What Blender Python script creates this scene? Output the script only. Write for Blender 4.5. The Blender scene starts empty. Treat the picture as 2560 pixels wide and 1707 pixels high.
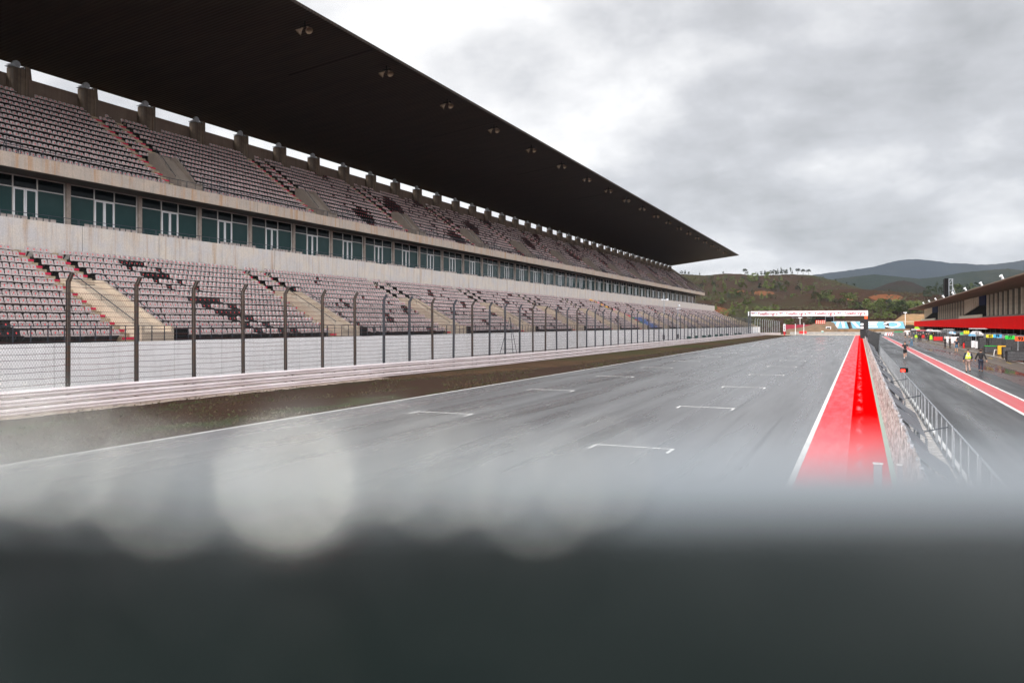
import bpy, bmesh, math, random
import numpy as np
from mathutils import Vector, Matrix

random.seed(7)
rng = np.random.default_rng(7)
SC = bpy.context.scene
COL = SC.collection

# ------------------------------------------------------------------ camera, world, sun
TH = math.atan2(870.0, 1991.0)
CT, ST = math.cos(TH), math.sin(TH)
F = 1991.0
H = 3.6
cam_d = bpy.data.cameras.new('camera')
cam = bpy.data.objects.new('camera', cam_d)
COL.objects.link(cam)
cam.location = (0, 0, H)
cam.rotation_euler = (math.pi / 2, 0, TH)
cam_d.sensor_width = 36.0
cam_d.lens = 28.0
cam_d.shift_y = -42.5 / 2560.0
cam_d.clip_start = 0.01
cam_d.clip_end = 20000
cam_d.dof.use_dof = True
cam_d.dof.focus_distance = 60.0
cam_d.dof.aperture_fstop = 1.8
SC.camera = cam

SC.view_settings.view_transform = 'Standard'
SC.view_settings.look = 'None'
SC.view_settings.exposure = 0.35
SC.view_settings.gamma = 1.0
SC.render.engine = 'CYCLES'

SUN_EL, SUN_AZ = math.radians(31), math.radians(199)    # azimuth from +Y towards +X
world = bpy.data.worlds.new("World")
SC.world = world
world.use_nodes = True
nt = world.node_tree
for n in list(nt.nodes):
    nt.nodes.remove(n)


def N(nt, t, **kw):
    n = nt.nodes.new(t)
    for k, v in kw.items():
        setattr(n, k, v)
    return n


out = N(nt, 'ShaderNodeOutputWorld')
bg = N(nt, 'ShaderNodeBackground')
bg.inputs['Strength'].default_value = 0.1
sky = N(nt, 'ShaderNodeTexSky')
sky.sky_type = 'NISHITA'
sky.sun_disc = False
sky.sun_elevation = SUN_EL
sky.sun_rotation = SUN_AZ
sky.air_density = 1.0
sky.dust_density = 2.0
tc = N(nt, 'ShaderNodeTexCoord')
sep = N(nt, 'ShaderNodeSeparateXYZ')
nt.links.new(tc.outputs['Generated'], sep.inputs[0])


def M(nt, op, a, b=None, clamp=False):
    n = nt.nodes.new('ShaderNodeMath')
    n.operation = op
    n.use_clamp = clamp
    for i, v in enumerate((a, b)):
        if v is None:
            continue
        if isinstance(v, (int, float)):
            n.inputs[i].default_value = v
        else:
            nt.links.new(v, n.inputs[i])
    return n.outputs[0]


zc = M(nt, 'ADD', M(nt, 'MAXIMUM', sep.outputs['Z'], 0.0), 0.36)
px_ = M(nt, 'DIVIDE', sep.outputs['X'], zc)
py_ = M(nt, 'DIVIDE', sep.outputs['Y'], zc)
comb = N(nt, 'ShaderNodeCombineXYZ')
nt.links.new(px_, comb.inputs[0])
nt.links.new(py_, comb.inputs[1])
comb.inputs[2].default_value = 3.3
nz = N(nt, 'ShaderNodeTexNoise')
nz.inputs['Scale'].default_value = 2.9
nz.inputs['Detail'].default_value = 7.0
nz.inputs['Roughness'].default_value = 0.56
nz.inputs['Distortion'].default_value = 0.1
nt.links.new(comb.outputs[0], nz.inputs['Vector'])
# one bright break in the overcast
bright_dir = Vector((-0.483, 0.88, 0.33)).normalized()
dot = N(nt, 'ShaderNodeVectorMath', operation='DOT_PRODUCT')
nt.links.new(tc.outputs['Generated'], dot.inputs[0])
dot.inputs[1].default_value = bright_dir
lobe = M(nt, 'POWER', M(nt, 'MAXIMUM', dot.outputs['Value'], 0.0), 22.0)
# brightness added to the unseen sky behind the viewer, to light the scene
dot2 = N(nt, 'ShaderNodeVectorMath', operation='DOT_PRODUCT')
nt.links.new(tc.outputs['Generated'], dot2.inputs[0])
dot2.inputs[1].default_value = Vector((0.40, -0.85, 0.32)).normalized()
fill_lobe = M(nt, 'ADD', M(nt, 'MULTIPLY', M(nt, 'POWER', M(nt, 'MAXIMUM', M(nt, 'ADD', M(nt, 'MULTIPLY', dot2.outputs['Value'], 0.5), 0.5), 0.0), 3.6), 5.0), 1.0)
val = M(nt, 'ADD', M(nt, 'MULTIPLY', M(nt, 'SUBTRACT', nz.outputs['Fac'], 0.5), 2.4), M(nt, 'MULTIPLY', lobe, 0.5))
val = M(nt, 'ADD', val, 0.44, True)
ramp = N(nt, 'ShaderNodeValToRGB')
ramp.color_ramp.elements[0].position = 0.0
ramp.color_ramp.elements[0].color = (3.7, 3.75, 3.85, 1)
ramp.color_ramp.elements[1].position = 1.0
ramp.color_ramp.elements[1].color = (8.6, 8.55, 8.55, 1)
e = ramp.color_ramp.elements.new(0.45)
e.color = (5.3, 5.35, 5.55, 1)
nt.links.new(val, ramp.inputs[0])
mix = N(nt, 'ShaderNodeMix', data_type='RGBA')
mix.inputs[0].default_value = 0.94
nt.links.new(sky.outputs[0], mix.inputs[6])
nt.links.new(ramp.outputs[0], mix.inputs[7])
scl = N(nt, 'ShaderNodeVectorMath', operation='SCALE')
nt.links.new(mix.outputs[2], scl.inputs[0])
nt.links.new(fill_lobe, scl.inputs['Scale'])
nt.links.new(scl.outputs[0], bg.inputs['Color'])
nt.links.new(bg.outputs[0], out.inputs['Surface'])

sun_d = bpy.data.lights.new('sun', 'SUN')
sun_d.energy = 2.1
sun_d.angle = math.radians(20)
sun_d.color = (1.0, 0.93, 0.85)
sun = bpy.data.objects.new('sun', sun_d)
COL.objects.link(sun)
sdir = Vector((math.sin(SUN_AZ) * math.cos(SUN_EL), math.cos(SUN_AZ) * math.cos(SUN_EL), math.sin(SUN_EL)))
sun.rotation_euler = sdir.to_track_quat('Z', 'Y').to_euler()
sun.location = (60, -40, 80)


# ------------------------------------------------------------------ helpers
def at(px, d, z=0.0):
    """point at picture column px, forward depth d, height z"""
    r = (px - 1280.0) / F * d
    return (r * CT - d * ST, r * ST + d * CT, z)


def ground(px, py, z=0.0):
    d = F * (H - z) / (py - 811.0)
    return at(px, d, z)


def proj(x, y, z):
    d = y * CT - x * ST
    r = x * CT + y * ST
    return 1280 + F * r / d, 811 - F * (z - H) / d, d


def origin(o):
    v = Vector((0, 0, 0))
    while o is not None:
        v += Vector(o.location)
        o = o.parent
    return v


class MB:
    def __init__(s):
        s.v = []
        s.f = []
        s.m = []
        s.cur = 0

    def mat(s, i):
        s.cur = i
        return s

    def poly(s, pts):
        b = len(s.v)
        s.v += [tuple(p) for p in pts]
        s.f.append(tuple(range(b, b + len(pts))))
        s.m.append(s.cur)
        return s

    def box(s, x0, x1, y0, y1, z0, z1):
        b = len(s.v)
        s.v += [(x0, y0, z0), (x1, y0, z0), (x1, y1, z0), (x0, y1, z0), (x0, y0, z1), (x1, y0, z1), (x1, y1, z1), (x0, y1, z1)]
        for q in ((0, 3, 2, 1), (4, 5, 6, 7), (0, 1, 5, 4), (1, 2, 6, 5), (2, 3, 7, 6), (3, 0, 4, 7)):
            s.f.append(tuple(b + i for i in q))
            s.m.append(s.cur)
        return s

    def obox(s, c, ux, uy, uz):
        c, ux, uy, uz = Vector(c), Vector(ux), Vector(uy), Vector(uz)
        b = len(s.v)
        for k in (-1, 1):
            for (i, j) in ((-1, -1), (1, -1), (1, 1), (-1, 1)):
                s.v.append(tuple(c + ux * i + uy * j + uz * k))
        for q in ((0, 3, 2, 1), (4, 5, 6, 7), (0, 1, 5, 4), (1, 2, 6, 5), (2, 3, 7, 6), (3, 0, 4, 7)):
            s.f.append(tuple(b + i for i in q))
            s.m.append(s.cur)
        return s

    def prism_y(s, prof, y0, y1):
        """profile in (x, z), swept along y"""
        b = len(s.v)
        n = len(prof)
        s.v += [(x, y0, z) for x, z in prof] + [(x, y1, z) for x, z in prof]
        for i in range(n):
            j = (i + 1) % n
            s.f.append((b + i, b + j, b + n + j, b + n + i))
            s.m.append(s.cur)
        s.f.append(tuple(b + i for i in range(n))[::-1])
        s.m.append(s.cur)
        s.f.append(tuple(b + n + i for i in range(n)))
        s.m.append(s.cur)
        return s

    def tube(s, p, q, r, n=6, r2=None, cap=True):
        p, q = Vector(p), Vector(q)
        r2 = r if r2 is None else r2
        a = (q - p)
        if a.length < 1e-9:
            return s
        a.normalize()
        u = a.orthogonal().normalized()
        w = a.cross(u)
        b = len(s.v)
        for (c, rr) in ((p, r), (q, r2)):
            for i in range(n):
                t = 2 * math.pi * i / n
                s.v.append(tuple(c + u * (math.cos(t) * rr) + w * (math.sin(t) * rr)))
        for i in range(n):
            j = (i + 1) % n
            s.f.append((b + i, b + j, b + n + j, b + n + i))
            s.m.append(s.cur)
        if cap:
            s.f.append(tuple(b + i for i in range(n))[::-1])
            s.f.append(tuple(b + n + i for i in range(n)))
            s.m += [s.cur, s.cur]
        return s

    def path(s, pts, r, n=5):
        for a, b_ in zip(pts[:-1], pts[1:]):
            s.tube(a, b_, r, n)
        return s

    def lathe(s, c, prof, n=12, axis='z'):
        """prof: (radius, height) list"""
        b = len(s.v)
        for (r, h) in prof:
            for i in range(n):
                t = 2 * math.pi * i / n
                x, y, z = r * math.cos(t), r * math.sin(t), h
                if axis == 'x':
                    x, y, z = z, x, y
                elif axis == 'y':
                    x, y, z = x, z, y
                s.v.append((c[0] + x, c[1] + y, c[2] + z))
        for k in range(len(prof) - 1):
            for i in range(n):
                j = (i + 1) % n
                s.f.append((b + k * n + i, b + k * n + j, b + (k + 1) * n + j, b + (k + 1) * n + i))
                s.m.append(s.cur)
        s.f.append(tuple(b + i for i in range(n))[::-1])
        s.f.append(tuple(b + (len(prof) - 1) * n + i for i in range(n)))
        s.m += [s.cur, s.cur]
        return s

    def build(s, name, mats, parent=None, smooth=False, bevel=0.0):
        if not isinstance(mats, (list, tuple)):
            mats = [mats]
        me = bpy.data.meshes.new(name)
        org = origin(parent) if parent is not None else Vector((0, 0, 0))
        vs = [(x - org.x, y - org.y, z - org.z) for (x, y, z) in s.v]
        me.from_pydata(vs, [], s.f)
        for m_ in mats:
            me.materials.append(m_)
        if len(mats) > 1:
            me.polygons.foreach_set('material_index', s.m)
        if smooth:
            me.polygons.foreach_set('use_smooth', [True] * len(me.polygons))
        me.update()
        o = bpy.data.objects.new(name, me)
        COL.objects.link(o)
        if parent is not None:
            o.parent = parent
        if bevel > 0:
            b = o.modifiers.new('bevel', 'BEVEL')
            b.width = bevel
            b.segments = 2
            b.limit_method = 'ANGLE'
        return o


def tag(o, label=None, cat=None, group=None, kind=None):
    if label:
        o['label'] = label
    if cat:
        o['category'] = cat
    if group:
        o['group'] = group
    if kind:
        o['kind'] = kind
    return o


def thing(name, label, cat, loc=(0, 0, 0), group=None, rz=0.0):
    o = bpy.data.objects.new(name, None)
    o.empty_display_size = 0.3
    COL.objects.link(o)
    o.location = loc
    o.rotation_euler = (0, 0, rz)
    return tag(o, label, cat, group)


def copy_tree(o, parent=None, chlist=None):
    c = o.copy()
    COL.objects.link(c)
    c.parent = parent
    for ch in list(CHILD.get(o.name, [])):
        copy_tree(ch, c)
    return c


CHILD = {}


def remember(root):
    """note the children of a prototype, so it can be copied quickly"""
    for o in bpy.data.objects:
        if o.parent is not None:
            CHILD.setdefault(o.parent.name, [])
            if o not in CHILD[o.parent.name]:
                CHILD[o.parent.name].append(o)


ORD = ['', 'first', 'second', 'third', 'fourth', 'fifth', 'sixth', 'seventh', 'eighth', 'ninth', 'tenth', 'eleventh', 'twelfth',
       'thirteenth', 'fourteenth', 'fifteenth', 'sixteenth', 'seventeenth', 'eighteenth', 'nineteenth', 'twentieth']
TENS = {2: 'twenty', 3: 'thirty', 4: 'forty', 5: 'fifty', 6: 'sixty', 7: 'seventy'}
TENTH = {2: 'twentieth', 3: 'thirtieth', 4: 'fortieth', 5: 'fiftieth', 6: 'sixtieth', 7: 'seventieth'}


def ordn(i):
    if i <= 20:
        return ORD[i]
    return TENTH[i // 10] if i % 10 == 0 else TENS[i // 10] + '-' + ORD[i % 10]


# ------------------------------------------------------------------ materials
def mat(name, c, rough=0.7, metal=0.0, c2=None, scale=2.0, detail=5.0, bump=0.0, bscale=None, spec=0.5, stretch=(1, 1, 1),
        lo=0.35, hi=0.65, emit=None, estr=1.0, r2=None, coat=0.0, tree=False):
    m = bpy.data.materials.new(name)
    m.use_nodes = True
    t = m.node_tree
    p = t.nodes['Principled BSDF']
    p.inputs['Base Color'].default_value = (*c, 1)
    p.inputs['Roughness'].default_value = rough
    p.inputs['Metallic'].default_value = metal
    p.inputs['Specular IOR Level'].default_value = spec
    if coat:
        p.inputs['Coat Weight'].default_value = coat
        p.inputs['Coat Roughness'].default_value = 0.08
    if c2 is not None or bump or r2 is not None:
        tcn = t.nodes.new('ShaderNodeTexCoord')
        mp = t.nodes.new('ShaderNodeMapping')
        mp.inputs['Scale'].default_value = stretch
        t.links.new(tcn.outputs['Object'], mp.inputs[0])
        nz = t.nodes.new('ShaderNodeTexNoise')
        nz.inputs['Scale'].default_value = scale
        nz.inputs['Detail'].default_value = detail
        nz.inputs['Roughness'].default_value = 0.6
        t.links.new(mp.outputs[0], nz.inputs['Vector'])
        mr = t.nodes.new('ShaderNodeMapRange')
        mr.inputs[1].default_value = lo
        mr.inputs[2].default_value = hi
        t.links.new(nz.outputs['Fac'], mr.inputs[0])
        if c2 is not None:
            mx = t.nodes.new('ShaderNodeMix')
            mx.data_type = 'RGBA'
            mx.inputs[6].default_value = (*c, 1)
            mx.inputs[7].default_value = (*c2, 1)
            t.links.new(mr.outputs[0], mx.inputs[0])
            t.links.new(mx.outputs[2], p.inputs['Base Color'])
        if r2 is not None:
            m2 = t.nodes.new('ShaderNodeMapRange')
            m2.inputs[1].default_value = lo
            m2.inputs[2].default_value = hi
            m2.inputs[3].default_value = rough
            m2.inputs[4].default_value = r2
            t.links.new(nz.outputs['Fac'], m2.inputs[0])
            t.links.new(m2.outputs[0], p.inputs['Roughness'])
        if bump:
            n2 = t.nodes.new('ShaderNodeTexNoise')
            n2.inputs['Scale'].default_value = bscale or scale * 4
            n2.inputs['Detail'].default_value = 4
            t.links.new(tcn.outputs['Object'], n2.inputs['Vector'])
            bp = t.nodes.new('ShaderNodeBump')
            bp.inputs['Strength'].default_value = bump
            bp.inputs['Distance'].default_value = 0.03
            t.links.new(n2.outputs['Fac'], bp.inputs['Height'])
            t.links.new(bp.outputs[0], p.inputs['Normal'])
    if emit is not None:
        p.inputs['Emission Color'].default_value = (*emit, 1)
        p.inputs['Emission Strength'].default_value = estr
    return m


def nodes_of(m):
    return m.node_tree, m.node_tree.nodes['Principled BSDF']


def noise(t, vec, scale, detail=5, rough=0.6, dist=0.0):
    n = t.nodes.new('ShaderNodeTexNoise')
    n.inputs['Scale'].default_value = scale
    n.inputs['Detail'].default_value = detail
    n.inputs['Roughness'].default_value = rough
    n.inputs['Distortion'].default_value = dist
    t.links.new(vec, n.inputs['Vector'])
    return n.outputs['Fac']


def objvec(t, s=(1, 1, 1)):
    a = t.nodes.new('ShaderNodeTexCoord')
    b = t.nodes.new('ShaderNodeMapping')
    b.inputs['Scale'].default_value = s
    t.links.new(a.outputs['Object'], b.inputs[0])
    return b.outputs[0]


def mrange(t, v, a, b, c=0.0, d=1.0):
    n = t.nodes.new('ShaderNodeMapRange')
    for i, q in zip((1, 2, 3, 4), (a, b, c, d)):
        n.inputs[i].default_value = q
    t.links.new(v, n.inputs[0])
    return n.outputs[0]


def mixc(t, f, a, b):
    n = t.nodes.new('ShaderNodeMix')
    n.data_type = 'RGBA'
    for i, q in ((0, f), (6, a), (7, b)):
        if isinstance(q, (int, float)):
            n.inputs[i].default_value = q
        elif isinstance(q, tuple):
            n.inputs[i].default_value = (*q, 1)
        else:
            t.links.new(q, n.inputs[i])
    return n.outputs[2]


def stained(name, base, base2, rust, rough=0.8, sx=1.0, streak=0.62, amount=1.0, seam=None):
    """concrete with soft patches and vertical rust / dirt streaks that run down the face"""
    m = bpy.data.materials.new(name)
    m.use_nodes = True
    t, p = nodes_of(m)
    v = objvec(t)
    n1 = mrange(t, noise(t, v, 0.9, 6), 0.35, 0.7)
    c = mixc(t, n1, base, base2)
    fine = mrange(t, noise(t, v, 14, 4), 0.3, 0.7, 0.82, 1.08)
    vs = objvec(t, (1, 1.6 * sx, 0.10))
    st = noise(t, vs, 1.0, 6, 0.7, 0.3)
    st = mrange(t, st, streak - 0.06, streak + 0.12, 0, 0.75 * amount)
    c = mixc(t, st, c, rust)
    vs2 = objvec(t, (1, 7, 0.22))
    d2 = mrange(t, noise(t, vs2, 1.0, 4), 0.5, 0.75, 0, 0.35)
    c = mixc(t, d2, c, (base[0] * .55, base[1] * .52, base[2] * .5))
    vm = t.nodes.new('ShaderNodeVectorMath')
    vm.operation = 'SCALE'
    t.links.new(c, vm.inputs[0])
    t.links.new(fine, vm.inputs['Scale'])
    t.links.new(vm.outputs[0], p.inputs['Base Color'])
    p.inputs['Roughness'].default_value = rough
    bp = t.nodes.new('ShaderNodeBump')
    bp.inputs['Strength'].default_value = 0.25
    bp.inputs['Distance'].default_value = 0.02
    t.links.new(noise(t, v, 9, 5), bp.inputs['Height'])
    t.links.new(bp.outputs[0], p.inputs['Normal'])
    return m


M_ = {}
M_['conc_low'] = stained('concrete pale stained', (.54, .51, .50), (.64, .56, .47), (.40, .24, .13), streak=.57)
M_['conc_fascia'] = stained('concrete fascia', (.45, .39, .34), (.56, .45, .36), (.48, .24, .09), streak=0.57)
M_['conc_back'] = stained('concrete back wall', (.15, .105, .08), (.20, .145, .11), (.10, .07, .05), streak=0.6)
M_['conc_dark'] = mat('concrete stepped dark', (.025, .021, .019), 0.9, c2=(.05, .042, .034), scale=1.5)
M_['conc_step'] = mat('concrete steps', (.40, .33, .22), 0.85, c2=(.27, .21, .14), scale=3)
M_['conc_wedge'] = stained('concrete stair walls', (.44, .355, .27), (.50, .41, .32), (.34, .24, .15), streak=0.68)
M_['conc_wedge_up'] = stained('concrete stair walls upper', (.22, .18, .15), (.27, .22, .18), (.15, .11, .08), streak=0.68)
M_['white_wall'] = stained('white painted wall', (.84, .82, .82), (.76, .74, .74), (.50, .36, .28), streak=0.70, rough=0.6)
M_['pillar'] = stained('concrete pillar', (.19, .14, .10), (.10, .07, .05), (.02, .015, .012), streak=0.5, sx=3)
M_['col'] = mat('concrete column', (.33, .28, .24), 0.8, c2=(.24, .19, .16), scale=3)
M_['soffit'] = mat('soffit', (.20, .17, .15), 0.85, c2=(.14, .12, .11), scale=2)
M_['red_paint'] = mat('red step paint', (.62, .008, .06), 0.6, c2=(.42, .01, .05), scale=8)
M_['seat'] = mat('seat plastic grey', (.49, .42, .405), 0.45, c2=(.34, .285, .275), scale=1.6, spec=.3, r2=0.55)
M_['seat_black'] = mat('seat plastic black', (.010, .009, .010), 0.5, spec=.3)
M_['seat_under'] = mat('seat bracket black', (.012, .012, .012), 0.6)
M_['emblem'] = mat('seat emblem red', (.70, .035, .04), 0.5)
M_['seat_yellow'] = mat('seat yellow', (.85, .42, .02), 0.45)
M_['seat_green'] = mat('seat green', (.02, .22, .09), 0.45)
M_['seat_red'] = mat('seat red', (.72, .03, .05), 0.45)
M_['seat_pink'] = mat('seat pink', (.75, .33, .33), 0.45)
M_['seat_blue'] = mat('seat blue', (.06, .16, .40), 0.45)
M_['rail_dark'] = mat('dark painted rail', (.035, .042, .055), 0.45, metal=0.3)
M_['galv'] = mat('galvanised steel', (.42, .45, .48), 0.45, metal=0.5, c2=(.32, .34, .37), scale=6)
M_['post_dark'] = mat('fence post steel', (.075, .082, .10), 0.5, metal=0.2, c2=(.05, .055, .065), scale=3)
M_['post_rust'] = mat('rusty fence post', (.10, .062, .038), 0.75, c2=(.055, .052, .052), scale=3)
M_['wire'] = mat('fence wire', (.05, .048, .05), 0.5, metal=0.3)
M_['cable'] = mat('fence cable', (.03, .03, .045), 0.5, metal=0.4, c2=(.18, .05, .03), scale=0.8)
M_['frame_white'] = mat('window frame', (.50, .47, .45), 0.5)
M_['door_frame'] = mat('door frame white', (.66, .65, .66), 0.45)
M_['black'] = mat('black', (.006, .006, .006), 0.8, spec=.1)
M_['white'] = mat('white paint', (.80, .80, .80), 0.45)
M_['line'] = mat('white line paint', (.80, .80, .78), 0.4, c2=(.62, .62, .60), scale=2.5, stretch=(3, 0.4, 1))
M_['sign_white'] = mat('sign white', (.74, .74, .76), 0.5)
M_['sign_red'] = mat('sign lettering red', (.30, .004, .02), 0.6, spec=.2)
M_['sign_blue'] = mat('sign blue', (.03, .12, .45), 0.5)
M_['sign_cyan'] = mat('sign cyan', (.05, .45, .62), 0.5)
M_['orange'] = mat('orange panel', (.85, .10, .01), 0.5)
M_['yellow'] = mat('yellow panel', (.85, .70, .02), 0.45)
M_['amber'] = mat('amber cabinet', (.80, .42, .01), 0.45)
M_['green'] = mat('green panel', (.02, .60, .05), 0.45)
M_['lime'] = mat('lime panel', (.45, .75, .02), 0.45)
M_['sky_blue'] = mat('light blue board', (.06, .42, .75), 0.45)
M_['navy'] = mat('navy panel', (.004, .018, .09), 0.7, spec=.1)
M_['red'] = mat('red panel', (.62, .01, .01), 0.45)
M_['band'] = mat('red fascia sheeting', (.92, .001, .001), 0.7, c2=(.86, .001, .001), scale=.5, spec=.05)
M_['dark'] = mat('dark equipment', (.012, .012, .013), 0.5, c2=(.022, .022, .024), scale=5, spec=.25)
M_['grey'] = mat('grey equipment', (.10, .10, .105), 0.5, c2=(.045, .045, .05), scale=6, spec=.25)
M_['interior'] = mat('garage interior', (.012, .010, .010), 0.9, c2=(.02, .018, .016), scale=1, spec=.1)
M_['tarp'] = mat('black tarpaulin', (.012, .012, .014), 0.28, bump=0.9, bscale=4)
M_['lamp_red'] = mat('red lamp', (.9, .05, .03), 0.4, emit=(1, .03, .015), estr=1.8)
M_['lamp_core'] = mat('lamp core', (1, .6, .5), 0.4, emit=(1, .6, .5), estr=1.5)
M_['skin'] = mat('skin', (.50, .27, .18), 0.55)
M_['hair'] = mat('hair dark', (.02, .014, .01), 0.6)
M_['cloth_black'] = mat('black cloth', (.012, .012, .014), 0.85, c2=(.022, .022, .025), scale=8)
M_['cloth_navy'] = mat('navy cloth', (.018, .024, .045), 0.85)
M_['cloth_tan'] = mat('tan trousers', (.34, .25, .21), 0.85, c2=(.27, .20, .17), scale=8)
M_['cloth_denim'] = mat('denim', (.05, .13, .22), 0.85, c2=(.08, .18, .28), scale=8)
M_['cloth_teal'] = mat('grey teal jacket', (.08, .13, .16), 0.8, c2=(.12, .18, .2), scale=8)
M_['vest'] = mat('hi vis vest', (.62, .82, .02), 0.6)
M_['reflective'] = mat('reflective tape', (.55, .58, .60), 0.3)
M_['shoe_white'] = mat('shoe white', (.7, .7, .7), 0.5)
M_['horn'] = mat('loudspeaker beige', (.14, .09, .055), 0.7)
M_['bark'] = mat('bark', (.07, .05, .035), 0.9)
M_['leaf_a'] = mat('foliage olive', (.060, .080, .016), 0.8, c2=(.026, .042, .012), scale=0.5)
M_['leaf_b'] = mat('foliage bright', (.105, .130, .022), 0.8, c2=(.050, .072, .016), scale=0.5)
M_['leaf_c'] = mat('foliage dark', (.018, .028, .012), 0.8, c2=(.03, .042, .016), scale=0.5)
M_['scrub'] = mat('scrub', (.036, .022, .010), 0.9, c2=(.045, .052, .012), scale=0.02)
M_['pane_far'] = mat('dark glass', (.010, .012, .012), 0.1, spec=0.08)

# tinted green glass of the boxes
m = mat('green tinted glass', (.004, .026, .026), 0.05, spec=0.2, c2=(.012, .042, .040), scale=0.25)
M_['glass'] = m
m = mat('dark transom glass', (.004, .007, .008), 0.08, spec=0.12)
M_['glass_dark'] = m


def roof_mat():
    m = bpy.data.materials.new('roof sheeting')
    m.use_nodes = True
    t, p = nodes_of(m)
    v = objvec(t)
    n = mrange(t, noise(t, objvec(t, (0.15, 1.2, 1)), 1.0, 6), 0.3, 0.7)
    c = mixc(t, n, (.040, .026, .018), (.020, .013, .010))
    w = t.nodes.new('ShaderNodeTexWave')
    w.wave_type = 'BANDS'
    w.bands_direction = 'Y'
    w.inputs['Scale'].default_value = 0.75
    w.inputs['Distortion'].default_value = 0.0
    t.links.new(v, w.inputs['Vector'])
    c = mixc(t, mrange(t, w.outputs['Fac'], 0.75, 1.0, 0, 0.5), c, (.009, .007, .006))
    t.links.new(c, p.inputs['Base Color'])
    p.inputs['Roughness'].default_value = 0.6
    p.inputs['Specular IOR Level'].default_value = 0.15
    bp = t.nodes.new('ShaderNodeBump')
    bp.inputs['Strength'].default_value = 0.5
    bp.inputs['Distance'].default_value = 0.05
    t.links.new(w.outputs['Fac'], bp.inputs['Height'])
    t.links.new(bp.outputs[0], p.inputs['Normal'])
    return m


M_['roof'] = roof_mat()


def asphalt(name, base, base2, wet, warm=None, r_lo=0.13, r_hi=0.5, streak=True):
    m = bpy.data.materials.new(name)
    m.use_nodes = True
    t, p = nodes_of(m)
    v = objvec(t)
    big = noise(t, objvec(t, (0.35, 0.05, 1)), 1.0, 6, 0.6, 0.1)
    med = noise(t, objvec(t, (0.9, 0.05, 1)), 1.0, 5, 0.55, 0.1)
    fine = noise(t, v, 60, 3)
    c = mixc(t, mrange(t, med, 0.35, 0.68), base, base2)
    c = mixc(t, mrange(t, fine, 0.3, 0.7, 0, 0.35), c, (base[0] * 1.9, base[1] * 1.9, base[2] * 1.9))
    if streak:
        sk = noise(t, objvec(t, (2.2, 0.022, 1)), 1.0, 5, 0.6, 0.2)
        c = mixc(t, mrange(t, sk, 0.56, 0.72, 0, 0.6), c, (.012, .012, .013))
    if warm:
        c = mixc(t, mrange(t, big, 0.4, 0.65), c, warm)
    t.links.new(c, p.inputs['Base Color'])
    rr = mrange(t, noise(t, objvec(t, (0.55, 0.035, 1)), 1.3, 5, 0.55, 0.1), 0.34, 0.68, r_lo, r_hi)
    t.links.new(rr, p.inputs['Roughness'])
    p.inputs['Specular IOR Level'].default_value = wet
    bp = t.nodes.new('ShaderNodeBump')
    bp.inputs['Strength'].default_value = 0.12
    bp.inputs['Distance'].default_value = 0.006
    t.links.new(fine, bp.inputs['Height'])
    t.links.new(bp.outputs[0], p.inputs['Normal'])
    return m


def smooth_paint(name, a, b_, spec, r0, r1, painted_sheen=False):
    m = bpy.data.materials.new(name)
    m.use_nodes = True
    t, p = nodes_of(m)
    n1 = noise(t, objvec(t, (1.0, 0.12, 1)), 1.0, 4, 0.5)
    c = mixc(t, mrange(t, n1, 0.35, 0.65), a, b_)
    # thin cross joints and darker soaked bars
    n3 = noise(t, objvec(t, (0.15, 1.1, 1)), 1.0, 3, 0.5)
    c = mixc(t, mrange(t, n3, 0.66, 0.72, 0, .8), c, (a[0] * .75, a[1] * .2, a[2] * .2))
    n2 = noise(t, objvec(t, (3.0, 0.42, 1)), 1.0, 5, 0.65)
    if painted_sheen:
        sx = t.nodes.new('ShaderNodeSeparateXYZ')
        t.links.new(objvec(t), sx.inputs[0])
        wx = M(t, 'SUBTRACT', 1.0, M(t, 'MULTIPLY', M(t, 'ABSOLUTE', M(t, 'SUBTRACT', sx.outputs['X'], -0.02)), 7.0))
        f = M(t, 'MULTIPLY', M(t, 'MAXIMUM', wx, 0.0), mrange(t, n2, 0.48, 0.62))
        c = mixc(t, M(t, 'MULTIPLY', f, 1.1, True), c, (.72, .16, .18))  # pale sky reflections of the wet strip, painted into its colour
    t.links.new(c, p.inputs['Base Color'])
    p.inputs['Specular IOR Level'].default_value = spec
    t.links.new(mrange(t, n2, 0.4, 0.6, r0, r1), p.inputs['Roughness'])
    return m


M_['track'] = asphalt('wet track asphalt', (.132, .133, .137), (.090, .091, .094), 0.8, r_lo=0.19, r_hi=0.42)
M_['pit'] = asphalt('wet pit lane asphalt', (.034, .035, .037), (.052, .052, .052), 0.35, r_lo=0.22, r_hi=0.55, streak=False)
M_['pit_red'] = asphalt('wet reddish pit concrete', (.050, .026, .024), (.075, .045, .038), 0.5, r_lo=0.08, r_hi=0.42, streak=False)
M_['pit_brown'] = asphalt('brown pit concrete', (.105, .078, .058), (.075, .056, .042), 0.35, r_lo=0.25, r_hi=0.6, streak=False)
M_['red_run'] = smooth_paint('pale red painted run off', (.86, .020, .035), (.86, .055, .07), .28, .35, .55)
M_['red_deep'] = smooth_paint('deep red painted strip', (.86, .0005, .001), (.78, .0005, .001), .0, .9, .7, painted_sheen=True)
M_['pit_pink'] = asphalt('faded red pit strip', (.52, .085, .09), (.42, .06, .065), 0.5, r_lo=0.3, r_hi=0.55, streak=False)
M_['mint'] = mat('mint kerb paint', (.42, .60, .48), 0.6, c2=(.50, .58, .50), scale=6)
M_['apron'] = mat('wet concrete apron', (.52, .46, .40), 0.35, c2=(.38, .34, .30), scale=1.5, r2=0.15)
M_['sand'] = mat('pale gravel run off', (.60, .50, .38), 0.9, c2=(.50, .42, .32), scale=0.5)


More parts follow.
